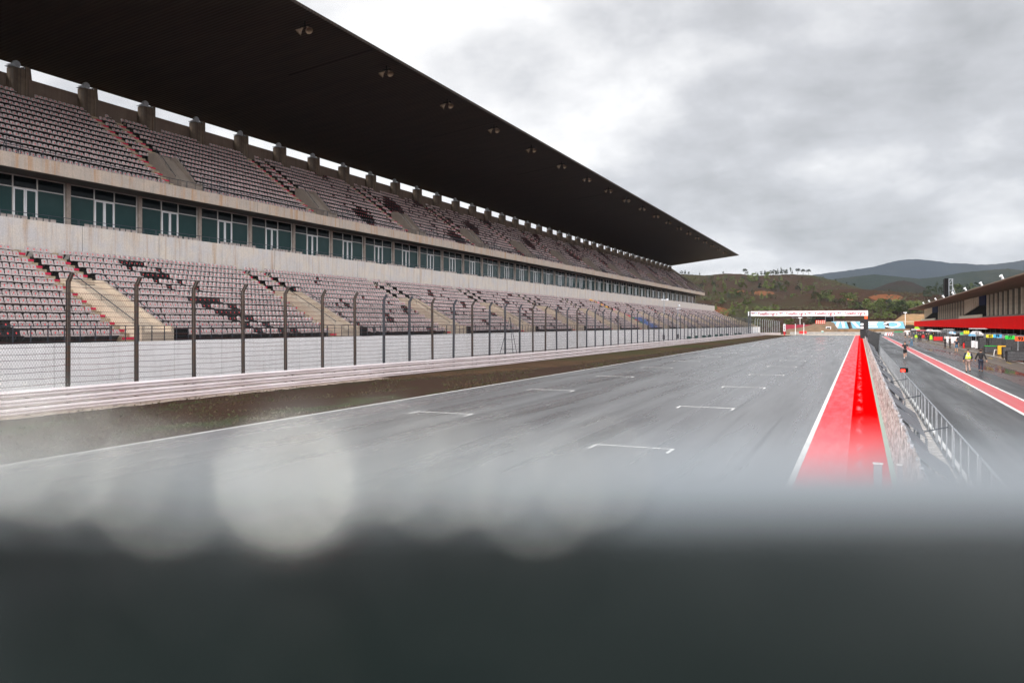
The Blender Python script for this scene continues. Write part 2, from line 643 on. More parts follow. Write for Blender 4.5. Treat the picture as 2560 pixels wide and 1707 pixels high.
def grass_mat():
    m = bpy.data.materials.new('sparse wet grass verge')
    m.use_nodes = True
    t, p = nodes_of(m)
    v = objvec(t)
    a = noise(t, objvec(t, (0.5, 0.25, 1)), 0.8, 7, 0.65, 0.5)
    b = noise(t, v, 7, 6, 0.7)
    c = mixc(t, mrange(t, b, 0.3, 0.7), (.050, .022, .010), (.018, .009, .005))
    g = mixc(t, mrange(t, b, 0.35, 0.65), (.020, .032, .008), (.045, .055, .012))
    c = mixc(t, mrange(t, a, 0.54, 0.68), c, g)
    t.links.new(c, p.inputs['Base Color'])
    p.inputs['Roughness'].default_value = 0.85
    p.inputs['Specular IOR Level'].default_value = 0.2
    bp = t.nodes.new('ShaderNodeBump')
    bp.inputs['Strength'].default_value = 0.8
    bp.inputs['Distance'].default_value = 0.06
    t.links.new(noise(t, v, 16, 6), bp.inputs['Height'])
    t.links.new(bp.outputs[0], p.inputs['Normal'])
    return m


M_['grass'] = grass_mat()


def hill_mat(name, a, b, g, soil, blue=0.0, sc=0.012):
    m = bpy.data.materials.new(name)
    m.use_nodes = True
    t, p = nodes_of(m)
    v = objvec(t)
    n1 = noise(t, v, sc, 8, 0.65, 0.5)
    n2 = noise(t, v, sc * 12, 6, 0.7)
    c = mixc(t, mrange(t, n2, 0.3, 0.7), a, b)
    c = mixc(t, mrange(t, n1, 0.48, 0.62), c, g)
    at_ = t.nodes.new('ShaderNodeAttribute')
    at_.attribute_name = 'soil'
    ss = M(t, 'ADD', at_.outputs['Fac'], M(t, 'MULTIPLY', M(t, 'SUBTRACT', n2, 0.5), 0.9))
    c = mixc(t, mrange(t, ss, 0.42, 0.62), c, mixc(t, n2, soil, (soil[0] * .6, soil[1] * .55, soil[2] * .5)))
    t.links.new(c, p.inputs['Base Color'])
    p.inputs['Roughness'].default_value = 0.95
    p.inputs['Specular IOR Level'].default_value = 0.1
    bp = t.nodes.new('ShaderNodeBump')
    bp.inputs['Strength'].default_value = 1.0
    bp.inputs['Distance'].default_value = 0.02 / sc
    t.links.new(n2, bp.inputs['Height'])
    t.links.new(bp.outputs[0], p.inputs['Normal'])
    return m


# ------------------------------------------------------------------ the setting: ground, track, pit lane
YE = 284.0


def gz(y):
    return 0.0 if y < YE else -(y - YE) * 0.0105


def sheet(name, x0, x1, y0, y1, z, m, ny=1, xf=None, kind='structure'):
    b = MB()
    nx = 1
    ys = [y0 + (y1 - y0) * i / ny for i in range(ny + 1)]
    for i in range(ny):
        b.poly([(x0, ys[i], z), (x1, ys[i], z), (x1, ys[i + 1], z), (x0, ys[i + 1], z)])
    o = b.build(name, m)
    return tag(o, kind=kind)


# big ground sheet out to the horizon, falling away behind the crest
b = MB()
ys = [-3000, -200, 0, 100, YE, 320, 380, 450, 560, 900, 2000, 9000]
zs = [-.06, -.06, -.06, -.06, -.06, -.5, -1.05, -1.8, -2.9, -9, -14, -14]
for i in range(len(ys) - 1):
    b.poly([(-9000, ys[i], zs[i]), (9000, ys[i], zs[i]), (9000, ys[i + 1], zs[i + 1]), (-9000, ys[i + 1], zs[i + 1])])
M_['terrain'] = hill_mat('dry ground', (.10, .055, .03), (.05, .032, .018), (.045, .05, .018), (.3, .13, .05), sc=0.03)
tag(b.build('ground', M_['terrain']), kind='structure')

track = sheet('race_track', -20.05, -1.52, -60, YE, 0.0, M_['track'])
pit_lane = sheet('pit_lane', 2.1, 8.75, -60, 330, 0.0, M_['pit'])
pit_red = sheet('pit_lane_wet_band', 8.75, 11.2, -60, 330, 0.004, M_['pit_red'])
pit_brown = sheet('pit_apron', 11.2, 24.0, -60, 400, 0.0, M_['pit_brown'])
sheet('painted_run_off', -1.52, -0.30, -60, YE, 0.003, M_['red_run'])
sheet('red_painted_strip', -0.30, 0.66, -60, YE, 0.005, M_['red_deep'])
sheet('mint_painted_strip', 0.66, 0.80, -60, YE, 0.003, M_['mint'])
sheet('concrete_walkway', 0.80, 2.1, -60, 300, 0.001, M_['apron'])
sheet('service_road', -41, -30.2, -60, 360, -0.03, M_['pit_brown'])

# painted lines
b = MB()
b.poly([(-1.52, -60, .009), (-1.37, -60, .009), (-1.37, YE, .009), (-1.52, YE, .009)])
b.build('track_edge_line', M_['line']); tag(bpy.data.objects['track_edge_line'], kind='structure')
b = MB()
b.poly([(-20.15, -60, .006), (-20.0, -60, .006), (-20.0, YE, .006), (-20.15, YE, .006)])
tag(b.build('track_edge_line', M_['line']), kind='structure')
for (xa, xb) in ((5.92, 6.08), (7.02, 7.18)):
    b = MB()
    b.poly([(xa, -60, .010), (xb, -60, .010), (xb, 262, .010), (xa, 262, .010)])
    tag(b.build('pit_lane_line', M_['line']), kind='structure')
sheet('pit_lane_red_strip', 6.08, 7.02, -60, 262, 0.005, M_['pit_pink'])
b = MB()
b.poly([(13.75, -60, .012), (13.9, -60, .012), (13.9, 330, .012), (13.75, 330, .012)])
tag(b.build('garage_line', M_['line']), kind='structure')
b = MB()
for k in range(22):
    y = 40 + k * 11.2
    b.poly([(12.6, y, .012), (12.7, y, .012), (12.9, y + 4.2, .012), (12.8, y + 4.2, .012)])
M_['line_yellow'] = mat('worn yellow line', (.55, .40, .08), 0.6)
tag(b.build('pit_box_lines', M_['line_yellow']), kind='structure')

# grid slots
for (x0, x1, ya, st, n) in ((-16.8, -14.2, 28.65, 12.45, 18), (-7.3, -4.9, 22.95, 12.2, 19)):
    for k in range(n):
        y = ya + st * k
        if y > YE - 5:
            continue
        b = MB()
        b.box(x0, x1, y - .032, y + .032, .004, .008)
        b.box(x0, x0 + .1, y - .75, y - .05, .004, .0075)
        b.box(x1 - .1, x1, y - .75, y - .05, .004, .0075)
        tag(b.build('grid_slot_marking', M_['line']), kind='structure')
# transverse joints in the pit lane concrete
b = MB()
for k in range(26):
    y = 12 + k * 9.7
    b.poly([(2.3, y, .004), (5.9, y, .004), (5.9, y + .06, .004), (2.3, y + .06, .004)])
    b.poly([(7.2, y, .006), (13.7, y, .006), (13.7, y + .05, .006), (7.2, y + .05, .006)])
M_['joint'] = mat('dark joint', (.015, .014, .014), 0.5)
tag(b.build('pit_lane_joints', M_['joint']), kind='structure')


# left verge: between the white line and the barrier, with an uneven edge
def zoff(y):
    t = min(max((y - 20) / 60.0, 0), 1)
    return -0.22 * t * t * (3 - 2 * t)


XR = -30.0
vx, fx = [], []
NXV, NYV = 60, 700
ygr = [-20 + (348 + 20) * (j / NYV) ** 1.35 for j in range(NYV + 1)]
xs = np.linspace(-20.15, -31.5, NXV + 1)
P = []
for j, y in enumerate(ygr):
    for i, x in enumerate(xs):
        s_ = (x + 20.15) / (-11.35)
        z = zoff(y) * min(s_ * 1.2, 1) + (gz(y)) + 0.02 * math.sin(s_ * 3.1)
        if 0 < i < NXV:
            z += random.uniform(-.012, .018) * min(1, 4 * s_)
        P.append((x, y, z - 0.002))
Fc = [(j * (NXV + 1) + i, (j + 1) * (NXV + 1) + i, (j + 1) * (NXV + 1) + i + 1, j * (NXV + 1) + i + 1) for j in range(NYV) for i in range(NXV)]
b = MB()
b.v, b.f, b.m = P, Fc, [0] * len(Fc)
tag(b.build('grass_verge', M_['grass'], smooth=True), kind='structure')
# tufts
NT = 30000
ty = 14 + (340 - 14) * rng.random(NT) ** 1.8
tx = -20.4 - 9.4 * rng.random(NT)
keep = (np.sin(tx * 0.9 + np.sin(ty * 0.31) * 2) + np.sin(ty * 0.23 + tx * .4)) > -0.35
tx, ty = tx[keep], ty[keep]
hh = 0.03 + 0.09 * rng.random(len(tx)) ** 2
aa = rng.random(len(tx)) * 6.28
V = np.zeros((len(tx), 3, 3))
w = 0.025 + .05 * rng.random(len(tx))
base_z = np.array([zoff(y) * min((x + 20.15) / -11.35 * 1.2, 1) + gz(y) for x, y in zip(tx, ty)])
V[:, 0, 0] = tx - np.cos(aa) * w; V[:, 0, 1] = ty - np.sin(aa) * w; V[:, 0, 2] = base_z
V[:, 1, 0] = tx + np.cos(aa) * w; V[:, 1, 1] = ty + np.sin(aa) * w; V[:, 1, 2] = base_z
V[:, 2, 0] = tx + rng.normal(0, .03, len(tx)); V[:, 2, 1] = ty + rng.normal(0, .03, len(tx)); V[:, 2, 2] = base_z + hh


def np_mesh(name, verts, faces_flat, loops_total, mats, midx=None, parent=None):
    me = bpy.data.meshes.new(name)
    nv = len(verts)
    me.vertices.add(nv)
    me.vertices.foreach_set('co', np.ascontiguousarray(verts, dtype=np.float32).ravel())
    nl = len(faces_flat)
    me.loops.add(nl)
    me.loops.foreach_set('vertex_index', np.ascontiguousarray(faces_flat, dtype=np.int32))
    npoly = len(loops_total)
    me.polygons.add(npoly)
    lt = np.asarray(loops_total, dtype=np.int32)
    me.polygons.foreach_set('loop_start', np.concatenate([[0], np.cumsum(lt)[:-1]]).astype(np.int32))
    me.polygons.foreach_set('loop_total', lt)
    for m_ in mats:
        me.materials.append(m_)
    if midx is not None:
        me.polygons.foreach_set('material_index', np.ascontiguousarray(midx, dtype=np.int32))
    me.update(calc_edges=True)
    me.validate()
    o = bpy.data.objects.new(name, me)
    COL.objects.link(o)
    if parent is not None:
        o.parent = parent
    return o


M_['tuft'] = mat('grass blades', (.035, .045, .010), 0.8, c2=(.06, .030, .012), scale=0.4)
o = np_mesh('grass', V.reshape(-1, 3), np.arange(len(tx) * 3), np.full(len(tx), 3), [M_['tuft']])
tag(o, 'short patchy wet grass growing on the brown verge', 'grass', kind='stuff')

# concrete lip under the barrier, ragged edge
b = MB()
pr = None
y = -20.0
random.seed(11)
while y < 346:
    xw = -29.35 + random.uniform(-.18, .18)
    z = zoff(y) + gz(y) + .03
    if pr:
        b.poly([(-30.3, pr[1], pr[2]), (pr[0], pr[1], pr[2]), (xw, y, z), (-30.3, y, z)])
    pr = (xw, y, z)
    y += random.uniform(.25, .7)
M_['lip'] = mat('crumbling concrete lip', (.50, .42, .36), 0.8, c2=(.30, .22, .16), scale=3)
tag(b.build('barrier_footing', M_['lip']), kind='structure')

# gravel run off past the crest
b = MB()
b.poly([(-60, YE + .5, -.02), (3, YE + .5, -.02), (6, 340, -.62), (-60, 340, -.62)])
b.poly([(-60, 340, -.62), (6, 340, -.62), (60, 470, -1.95), (-60, 470, -1.95)])
tag(b.build('gravel_run_off', M_['sand']), kind='structure')


# ------------------------------------------------------------------ crash barrier and debris fence
def w_profile(zb, k=0):
    """three-beam W section, x towards the track; returns (x,z)"""
    h = .31
    pts = [(-.01, 0), (.0, .02), (.095, .075), (.095, .105), (.0, .145), (.0, .155), (.095, .195), (.095, .225), (.0, .285), (-.01, h - .01)]
    return [(x, zb + z) for x, z in pts]


M_['rail'] = mat('pinkish white barrier paint', (.80, .73, .73), 0.42, c2=(.66, .57, .56), scale=1.4, stretch=(1, .25, 3))
bar = thing('crash_barrier', 'triple white corrugated steel guardrail along the left edge of the track', 'barrier', (XR, 20, 0))
ys_b = [-20 + 4 * i for i in range(92)]
for zb in (0.06, 0.40, 0.74):
    b = MB()
    for (ya, yb_) in zip(ys_b[:-1], ys_b[1:]):
        pa = w_profile(zb + zoff(ya) + gz(ya))
        pb = w_profile(zb + zoff(yb_) + gz(yb_) + random.uniform(-.004, .004))
        for i in range(len(pa) - 1):
            b.poly([(XR + .09 + pa[i][0], ya, pa[i][1]), (XR + .09 + pa[i + 1][0], ya, pa[i + 1][1]),
                    (XR + .09 + pb[i + 1][0], yb_ - .006, pb[i + 1][1]), (XR + .09 + pb[i][0], yb_ - .006, pb[i][1])])
        b.box(XR + .155, XR + .18, ya + .1, ya + .13, zb + zoff(ya) + gz(ya) + .14, zb + zoff(ya) + gz(ya) + .18)
    b.build('rail', M_['rail'], bar)
b = MB(); b.box(XR - .06, XR + .06, 21.0, 21.1, -.05, 1.03)
bp0 = b.build('post', M_['post_rust'], bar)
for y in ys_b:
    c_ = bp0.copy(); COL.objects.link(c_); c_.parent = bar; c_.location = (0, y - 20 + .001, zoff(y) + gz(y))

fen = thing('debris_fence', 'tall chain link debris fence with cranked steel posts behind the guardrail', 'fence', (XR - .1, 20, 0))
Y0F, DY = 22.9 - 3 * 3.42, 3.42
posts = [Y0F + DY * i for i in range(98)]
XF = XR - .12
ZT = 5.45
pm = {}
for kk in (0, 1, 2):
    b = MB()
    for (sx0, sx1, sy0, sy1) in ((-.07, -.056, -.066, .066), (.056, .07, -.066, .066), (-.056, .056, -.008, .008)):
        b.box(sx0, sx1, sy0, sy1, 0, ZT)
    for s_ in (-1, 1):
        b.obox((.0 + .14 + s_ * .05, 0, ZT + .13 - s_ * .03), (.012, 0, 0), (0, .06, 0), (.13 * .8, 0, .17))
    b.obox((.14, 0, ZT + .13), (.05, 0, 0), (0, .01, 0), (.13 * .8, 0, .17))
    me_o = b.build('post', [M_['post_dark'], M_['post_rust'], M_['galv']][kk])
    pm[kk] = me_o.data
    bpy.data.objects.remove(me_o)
rusty = {1: 0, 2: 1, 3: 0, 4: 1, 5: 1, 6: 0, 7: 1, 8: 0}
for i, y in enumerate(posts):
    if i > 70 and i % 2:
        continue
    kk = 1 if (i in (3, 4, 6, 7, 9, 12, 14) or random.random() < .25) else 0
    if i > 22:
        kk = 0
    if i > 70:
        kk = 2
    o = bpy.data.objects.new('post', pm[kk])
    COL.objects.link(o)
    o.parent = fen
    o.location = (XF - fen.location.x, y - 20, zoff(y) + gz(y))
    o.rotation_euler = (random.uniform(-.006, .006), random.uniform(-.008, .008), 0)
    if kk == 1:
        o['label'] = 'rusty brown fence post'
# cables
ncab = 18
b = MB()
for c_ in range(ncab):
    zc_ = 1.2 + (ZT - 1.25) * c_ / (ncab - 1)
    for (ya, yb_) in zip(posts[:-1], posts[1:]):
        sag = random.uniform(0, .055) if random.random() < .6 else 0
        jit = random.uniform(-.025, .025)
        za, zb2 = zc_ + zoff(ya) + gz(ya), zc_ + zoff(yb_) + gz(yb_)
        ym = (ya + yb_) / 2
        far = ya > 130
        if ya > 215 and c_ % 4:
            continue
        if far:
            b.tube((XF + .09, ya, za), (XF + .09, yb_, zb2), .007, 3, cap=False)
        else:
            p0, p1, p2, p3 = (XF + .09, ya, za), (XF + .09, ya + DY * .33, (za + zb2) / 2 - sag + jit), (XF + .09, ya + DY * .67, (za + zb2) / 2 - sag - jit * .5), (XF + .09, yb_, zb2)
            b.path([p0, p1, p2, p3], .012, 4)
b.build('cable_set', M_['cable'], fen)
# chain link
b = MB()
pitch = .115
zb0, zt0 = 1.05, ZT - .5
y = 6.0
while y < 240:
    p_ = pitch if y < 90 else pitch * 2.2
    r_ = .0036 if y < 90 else .0042
    z0 = zoff(y) + gz(y)
    L = (zt0 - zb0) * .62
    b.tube((XF + .085, y, z0 + zb0), (XF + .085, y + L, z0 + zt0), r_, 3, cap=False)
    b.tube((XF + .08, y + L, z0 + zb0), (XF + .08, y, z0 + zt0), r_, 3, cap=False)
    y += p_
b.build('wire_mesh', M_['wire'], fen)

# ------------------------------------------------------------------ grandstand
YN, YS = 5.0, 322.0
PER = 21.2
S = PER / 3
gs = thing('grandstand', 'long two tier concrete grandstand under a huge dark cantilever roof', 'grandstand', (-41, 20, 0))
R0, DR, RR, NR = 42.0, .85, .4725, 13           # lower tier: first row W, depth, rise
ZR0 = H - 1.05                                   # floor level of first row
U0, DU, RU, NU = 57.7, .88, .643, 13
ZU0 = H + 12.35
VOM_L = [36.5 + PER * k for k in range(-1, 14)]
VOM_U = [54.9 + PER * k for k in range(-2, 13)]
VW = 2.55
AW = .95


def stepped(name, r0, dr, rise, nr, z0, back, zbot, m):
    prof = [(-(r0 - .45), zbot), (-(r0 - .45), z0)]
    for k in range(nr):
        zf = z0 + rise * k
        w1 = r0 + dr * (k + 1) - .45
        prof.append((-(w1), zf))
        if k < nr - 1:
            prof.append((-(w1), zf + rise))
    prof.append((-(back), z0 + rise * (nr - 1)))
    prof.append((-(back), zbot))
    b = MB()
    b.prism_y(prof, YN, YS)
    return b.build(name, m, gs)


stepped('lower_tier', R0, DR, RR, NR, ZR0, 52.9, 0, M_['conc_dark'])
b = MB()   # front walkway and the white retaining wall
b.box(-41.55, -41.0, YN, YS + 40, 0, H - 1.2)
b.build('walkway', M_['conc_dark'], gs)
b = MB()
panel = 4.2
y = YN
while y < YS + 46:
    b.box(-41.0, -40.78, y, y + panel - .03, 0, H - 1.05 + random.uniform(-.006, .006))
    y += panel
b.build('white_wall', M_['white_wall'], gs)

# wall between the tiers, in cast panels
b = MB()
y = YN + 1.1
while y < YS:
    b.box(-53.25, -52.9, y, min(y + S - .05, YS), H + 4.2, H + 7.29 + random.uniform(-.01, .01))
    y += S
b.build('middle_wall', M_['conc_low'], gs)
b = MB()
b.box(-53.05, -52.95, YN, YS, H + 4.2, H + 7.2)
b.box(-60.5, -53.25, YN, YS, H + 6.4, H + 6.75)
b.build('terrace_slab', M_['conc_dark'], gs)
# fascia of the upper tier
b = MB()
y = YN + 3
while y < YS:
    b.box(-57.1, -56.75, y, min(y + S * 2 - .04, YS), H + 11.49, H + 12.55)
    y += S * 2
b.build('upper_fascia', M_['conc_fascia'], gs)
b = MB()
b.box(-70.5, -57.1, YN, YS, H + 11.5, H + 11.9)
b.build('soffit', M_['soffit'], gs)
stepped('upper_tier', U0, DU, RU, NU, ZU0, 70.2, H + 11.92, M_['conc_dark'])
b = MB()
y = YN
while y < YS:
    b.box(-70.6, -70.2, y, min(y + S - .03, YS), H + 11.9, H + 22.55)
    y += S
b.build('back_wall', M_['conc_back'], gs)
# end walls that close off the far side, stepping with the tiers
b = MB()
b.prism_y([(-56.8, H + 11.5), (-56.8, H + 13.3), (-70.3, H + 22.9), (-70.3, H + 11.5)], YS, YS + .5)
b.build('upper_end_wall', M_['conc_wedge_up'], gs)
b = MB()
b.prism_y([(-59.5, 0), (-59.5, H + 11.4), (-70.3, H + 11.4), (-70.3, 0)], YS - 6, YS - 5.6)
b.build('end_wall', M_['conc_low'], gs)
# lower tier carries on a little past the upper building and tapers down
nE = 9
for k in range(nE):
    b = MB()
    top = int(round(NR * (1 - (k + 1) / (nE + 1))))
    y0_ = YS + k * 6.0
    prof = [(-(R0 - .45), 0), (-(R0 - .45), ZR0)]
    for q in range(top):
        w1 = R0 + DR * (q + 1) - .45
        prof += [(-w1, ZR0 + RR * q), (-w1, ZR0 + RR * (q + 1))]
    prof += [(-(R0 + DR * top + .3), ZR0 + RR * top), (-(R0 + DR * top + .3), 0)]
    b.prism_y(prof, y0_, y0_ + 6.0)
    b.build('tier_end_block', M_['conc_step'], gs)

# roof
b = MB()
zb_, zf_ = H + 23.75, H + 27.1
b.prism_y([(-43.7, zf_), (-43.7, zf_ + .28), (-58, zf_ + .9), (-70.75, zb_ + 1.6), (-70.75, zb_)], YN, 322.7)
roof = b.build('roof', M_['roof'], gs)
for k in range(8):
    b = MB()   # panel seams on the underside
    y = 96.3 + k * 30.0 - 60
    for (w0, w1) in ((44.0, 70.3),):
        za = zf_ - (w0 - 43.7) * (zf_ - zb_) / 27.3
        zb3 = zf_ - (w1 - 43.7) * (zf_ - zb_) / 27.3
        b.poly([(-w0, y, za - .012), (-w1, y, zb3 - .012), (-w1, y + .16, zb3 - .012), (-w0, y + .16, za - .012)])
    b.build('expansion_joint', M_['black'], roof)
# pillars and roof bearings
pil_y = [47.9 + S * k for k in range(-6, 39)]
bm_p = None
for k, y in enumerate(pil_y):
    if y > YS or y < YN:
        continue
    if bm_p is None:
        b = MB()
        b.box(-70.1, -69.15, -.62, .42, 8.9 + H + 11.3, H + 23.0)
        b.box(-70.1, -69.0, .42, .72, 8.9 + H + 11.3, H + 23.25)
        bm_p = b.build('pillar', M_['pillar'], gs)
        b = MB()
        b.box(-69.9, -69.3, -.95, .55, H + 23.0, H + 23.06)
        b.lathe((-69.6, -.1, H + 23.36), [(.34, -.16), (.37, -.1), (.37, .1), (.34, .16)], 14, 'x')
        for q in range(5):
            b.lathe((-69.15, -.6 + .25 * q, H + 23.06), [(.05, 0), (.07, .08), (.03, .12)], 6)
            b.lathe((-70.0, -.6 + .25 * q, H + 23.06), [(.05, 0), (.07, .08), (.03, .12)], 6)
        b.poly([(-69.2, -1.35, H + 22.98), (-69.2, -.55, H + 23.02), (-69.2, -.75, H + 23.25)])
        bm_b = b.build('roof_bearing', M_['galv'], bm_p)
        bm_p.location = (0, y - 20, 0)
        # the mesh was written about y = 0
        for mm in (bm_p.data, bm_b.data):
            for v_ in mm.vertices:
                v_.co.y += 20 if mm is bm_p.data else 20
    else:
        c_ = bm_p.copy(); COL.objects.link(c_); c_.parent = gs; c_.location = (0, y - 20, 0)
        d_ = bm_b.copy(); COL.objects.link(d_); d_.parent = c_
# the first bearing mesh was parented before its pillar moved: same local space as the pillar
for k, y in enumerate(pil_y):
    if y > YS or y < YN:
        continue
    b = MB()
    b.tube((-71.2, y + 2.5, H + 21.5), (-70.9, y + 2.0, H + 23.9), .17, 8)
    b.build('roof_tie', M_['post_rust'], gs)

# seats -------------------------------------------------
SP = .46


def seat_template(emblem=True):
    """one seat facing +x, base centre at the origin on the tread; returns verts, faces, material slots"""
    v, f, m = [], [], []

    def add(vs, fs, mi):
        b0 = len(v)
        v.extend(vs)
        for q in fs:
            f.append(tuple(b0 + i for i in q))
            m.append(mi)
    w = .195
    # backrest: rounded outline, tilted back
    outl = [(-w, .38), (w, .38), (w, .64), (w * .84, .72), (w * .45, .745), (-w * .45, .745), (-w * .84, .72), (-w, .64)]
    front = [(-.10 - (z - .4) * .30, y, z) for y, z in outl]
    back = [(x - .035, y, z) for x, y, z in front]
    n = len(outl)
    add(front + back, [tuple(range(n))] + [(i, i + n, (i + 1) % n + n, (i + 1) % n) for i in range(n)], 0)
    add(back, [tuple(range(n))[::-1]], 2)
    # pan with rolled front edge
    pan = [(-.12, .40), (.16, .425), (.215, .415), (.225, .365), (.19, .37), (-.12, .375)]
    A = [(x, -w, z) for x, z in pan]
    B = [(x, w, z) for x, z in pan]
    k = len(pan)
    add(A + B, [(i, (i + 1) % k, (i + 1) % k + k, i + k) for i in (0, 1, 2)] + [tuple(range(k))[::-1], tuple(range(k, 2 * k))], 0)
    add(A + B, [(i, (i + 1) % k, (i + 1) % k + k, i + k) for i in (3, 4, 5)], 2)
    # bracket
    A = [(-.16, -.03, .42), (.05, -.03, .40), (-.30, -.03, .05)]
    B = [(x, .03, z) for x, y, z in A]
    add(A + B, [(0, 1, 2), (3, 5, 4), (0, 3, 4, 1), (1, 4, 5, 2), (2, 5, 3, 0)], 2)
    # emblem
    c = []
    for i in range(6):
        t = 2 * math.pi * i / 6
        yy, zz = .045 * math.cos(t), .575 + .06 * math.sin(t)
        c.append((-.10 - (zz - .4) * .30 + .004, yy, zz))
    add(c, [tuple(range(6))], 1)
    return v, f, m


SV, SF, SM = seat_template()


def in_aisle(y, voms, row, toprow):
    for v0 in voms:
        if v0 - AW - .1 < y < v0 - .02:                 # aisle on the near side of the stair walls, full height
            return True
        if row <= toprow:
            if v0 - .05 < y < v0 + VW + .1:
                return True
        elif v0 + VW - .75 < y < v0 + VW + .25:         # second aisle, above the walls only
            return True
    return False


def near(px, a, b):
    return a <= px <= b


seats = []      # (W, y, zfloor, colour index, tier, row)
random.seed(5)
blk_runs = {}
for row in range(NR):
    W = R0 + DR * row
    y = 17.0
    while y < YS - .3:
        if not in_aisle(y, VOM_L, row, 7):
            px, py, d = proj(-W + .1, y, ZR0 + RR * row + .6)
            rb = NR - row          # 1 = back row
            ci = 0
            L = {2: [(300, 372)], 3: [(331, 343), (402, 414)], 4: [(360, 432)], 5: [(393, 404), (449, 461)], 6: [(424, 434), (491, 502)],
                 8: [(478, 556)], 9: [(512, 531), (576, 596)], 10: [(543, 611)], 11: [(0, 17), (575, 597), (617, 640)],
                 12: [(0, 40), (617, 629), (661, 682)], 13: [(0, 64), (643, 664), (705, 721)]}
            for (a_, b_) in L.get(rb, []):
                if a_ - 2 <= px <= b_:
                    ci = 1
            if px > 730:
                # loose diagonal drifts of black seats
                q = math.sin(y * .83 + rb * .92) * math.sin(y * .31 - rb * .5 + 1)
                if rb >= 2 and q > .74 + .12 * random.random():
                    ci = 1
                if rb >= 2 and random.random() < .02 + .035 * (px > 1200):
                    ci = 1
                if px < 960 and random.random() < .6:
                    ci = 0
            # the striped block far along
            if 160 < y < 181:
                tt = y - (163.2 + (rb - 2) * 1.05)
                if rb < 9:
                    if -1.3 < tt < .4:
                        ci = 2 if rb < 5 else 4
                    elif .4 <= tt < 1.9:
                        ci = 5 if rb < 6 else 4
                    elif -2.6 < tt <= -1.3 and rb > 3:
                        ci = 3
                elif 172 < y < 178.5:
                    ci = 6
                elif 169 < y <= 172 and rb < 12:
                    ci = 3 if rb % 2 else 4
            seats.append((W, y, ZR0 + RR * row, ci, 0, row))
        y += SP
for row in range(NU):
    W = U0 + DU * row
    y = 25.0
    while y < YS - .3:
        if not in_aisle(y, VOM_U, row, 4) and not (row == NU - 1 and any(-.9 < y - p < .9 for p in pil_y)):
            rb = NU - row
            ci = 0
            if y > 86:
                q = math.sin(y * .36 + rb * .42) * math.sin(y * .13 - rb * .22 + 2)
                if q > .50 + .30 * random.random():
                    ci = 1
                if random.random() < .05 + .13 * (y > 110):
                    ci = 1
            seats.append((W, y, ZU0 + RU * row, ci, 1, row))
        y += SP

# the 300 that show largest become individuals
cand = []
for i, (W, y, z, ci, tier, row) in enumerate(seats):
    px, py, d = proj(-W + .1, y, z + .6)
    if 3 < px < 2560 and tier == 0:
        cand.append((d, i, px))
cand.sort()
ind = {i for d, i, px in cand[:300]}
seat_mats = {0: M_['seat'], 1: M_['seat_black']}
proto_meshes = {}


def sub_mesh(name, sel, mats, ci):
    b = MB()
    used = {}
    for fi, q in enumerate(SF):
        if SM[fi] in sel:
            b.cur = sel.index(SM[fi]) if len(sel) > 1 else 0
            b.poly([SV[i] for i in q])
    o = b.build(name, mats)
    me = o.data
    bpy.data.objects.remove(o)
    return me


# per colour: backrest, pan, emblem
def seat_part(name, face_ids, mats):
    b = MB()
    for fi in face_ids:
        b.cur = 0 if SM[fi] != 2 else min(1, len(mats) - 1)
        b.poly([SV[i] for i in SF[fi]])
    o = b.build(name, mats)
    me = o.data
    bpy.data.objects.remove(o)
    return me


nF = len(SF)
id_back = [i for i in range(0, 10)]
id_pan = [i for i in range(10, 10 + 8)]
id_brk = [i for i in range(18, 23)]
id_emb = [23]
pmesh = {}
for ci in (0, 1):
    pmesh[ci] = (seat_part('backrest', id_back, [seat_mats[ci], M_['seat_under']]), seat_part('seat_pan', id_pan, [seat_mats[ci]]),
                 seat_part('bracket', id_brk, [M_['seat_under']]), seat_part('emblem', id_emb, [M_['emblem']]))
rowcount = {}
order = sorted(ind, key=lambda i: (seats[i][5], seats[i][1]))
for i in order:
    W, y, z, ci, tier, row = seats[i]
    rowcount[row] = rowcount.get(row, 0) + 1
    colr = 'black' if ci == 1 else 'grey'
    r_ = thing('stadium_seat', '%s seat with red emblem, %s from left picture edge in lower stand\'s %s row' % (colr, ordn(rowcount[row]), ordn(row + 1)),
               'seat', (-W, y, z), 'seats in the grandstand')
    r_.rotation_euler = (0, random.gauss(0, .03), random.gauss(0, .035))
    for nm, me in zip(('backrest', 'seat_pan', 'bracket', 'emblem'), pmesh[ci]):
        o = bpy.data.objects.new(nm, me)
        COL.objects.link(o)
        o.parent = r_
rest = [s_ for i, s_ in enumerate(seats) if i not in ind]
T = np.array(SV)
nV = len(T)
Pn = np.array([(-W, y, z) for (W, y, z, ci, tier, row) in rest])
jit = rng.normal(0, .006, (len(rest), 3))
rot = rng.normal(0, .035, len(rest))
tilt = rng.normal(0, .035, len(rest))
Tj = np.repeat(T[None, :, :], len(rest), 0)
Tj[:, :, 0] += T[None, :, 1] * rot[:, None] + (T[None, :, 2] - .4) * tilt[:, None]
VV = (Tj + (Pn + jit)[:, None, :]).reshape(-1, 3)
flat = np.concatenate([np.array(q) for q in SF])
tot = np.array([len(q) for q in SF])
FF = (flat[None, :] + (np.arange(len(rest)) * nV)[:, None]).ravel()
TT = np.tile(tot, len(rest))
slots = [M_['seat'], M_['emblem'], M_['seat_under'], M_['seat_black'], M_['seat_yellow'], M_['seat_green'], M_['seat_red'], M_['seat_pink'], M_['seat_blue']]
smb = np.array(SM)
cmap = {0: 0, 1: 3, 2: 4, 3: 5, 4: 6, 5: 7, 6: 8}
cis = np.array([cmap[s_[3]] for s_ in rest])
MI = np.tile(smb, (len(rest), 1))
MI = np.where(MI == 0, cis[:, None], MI).ravel()
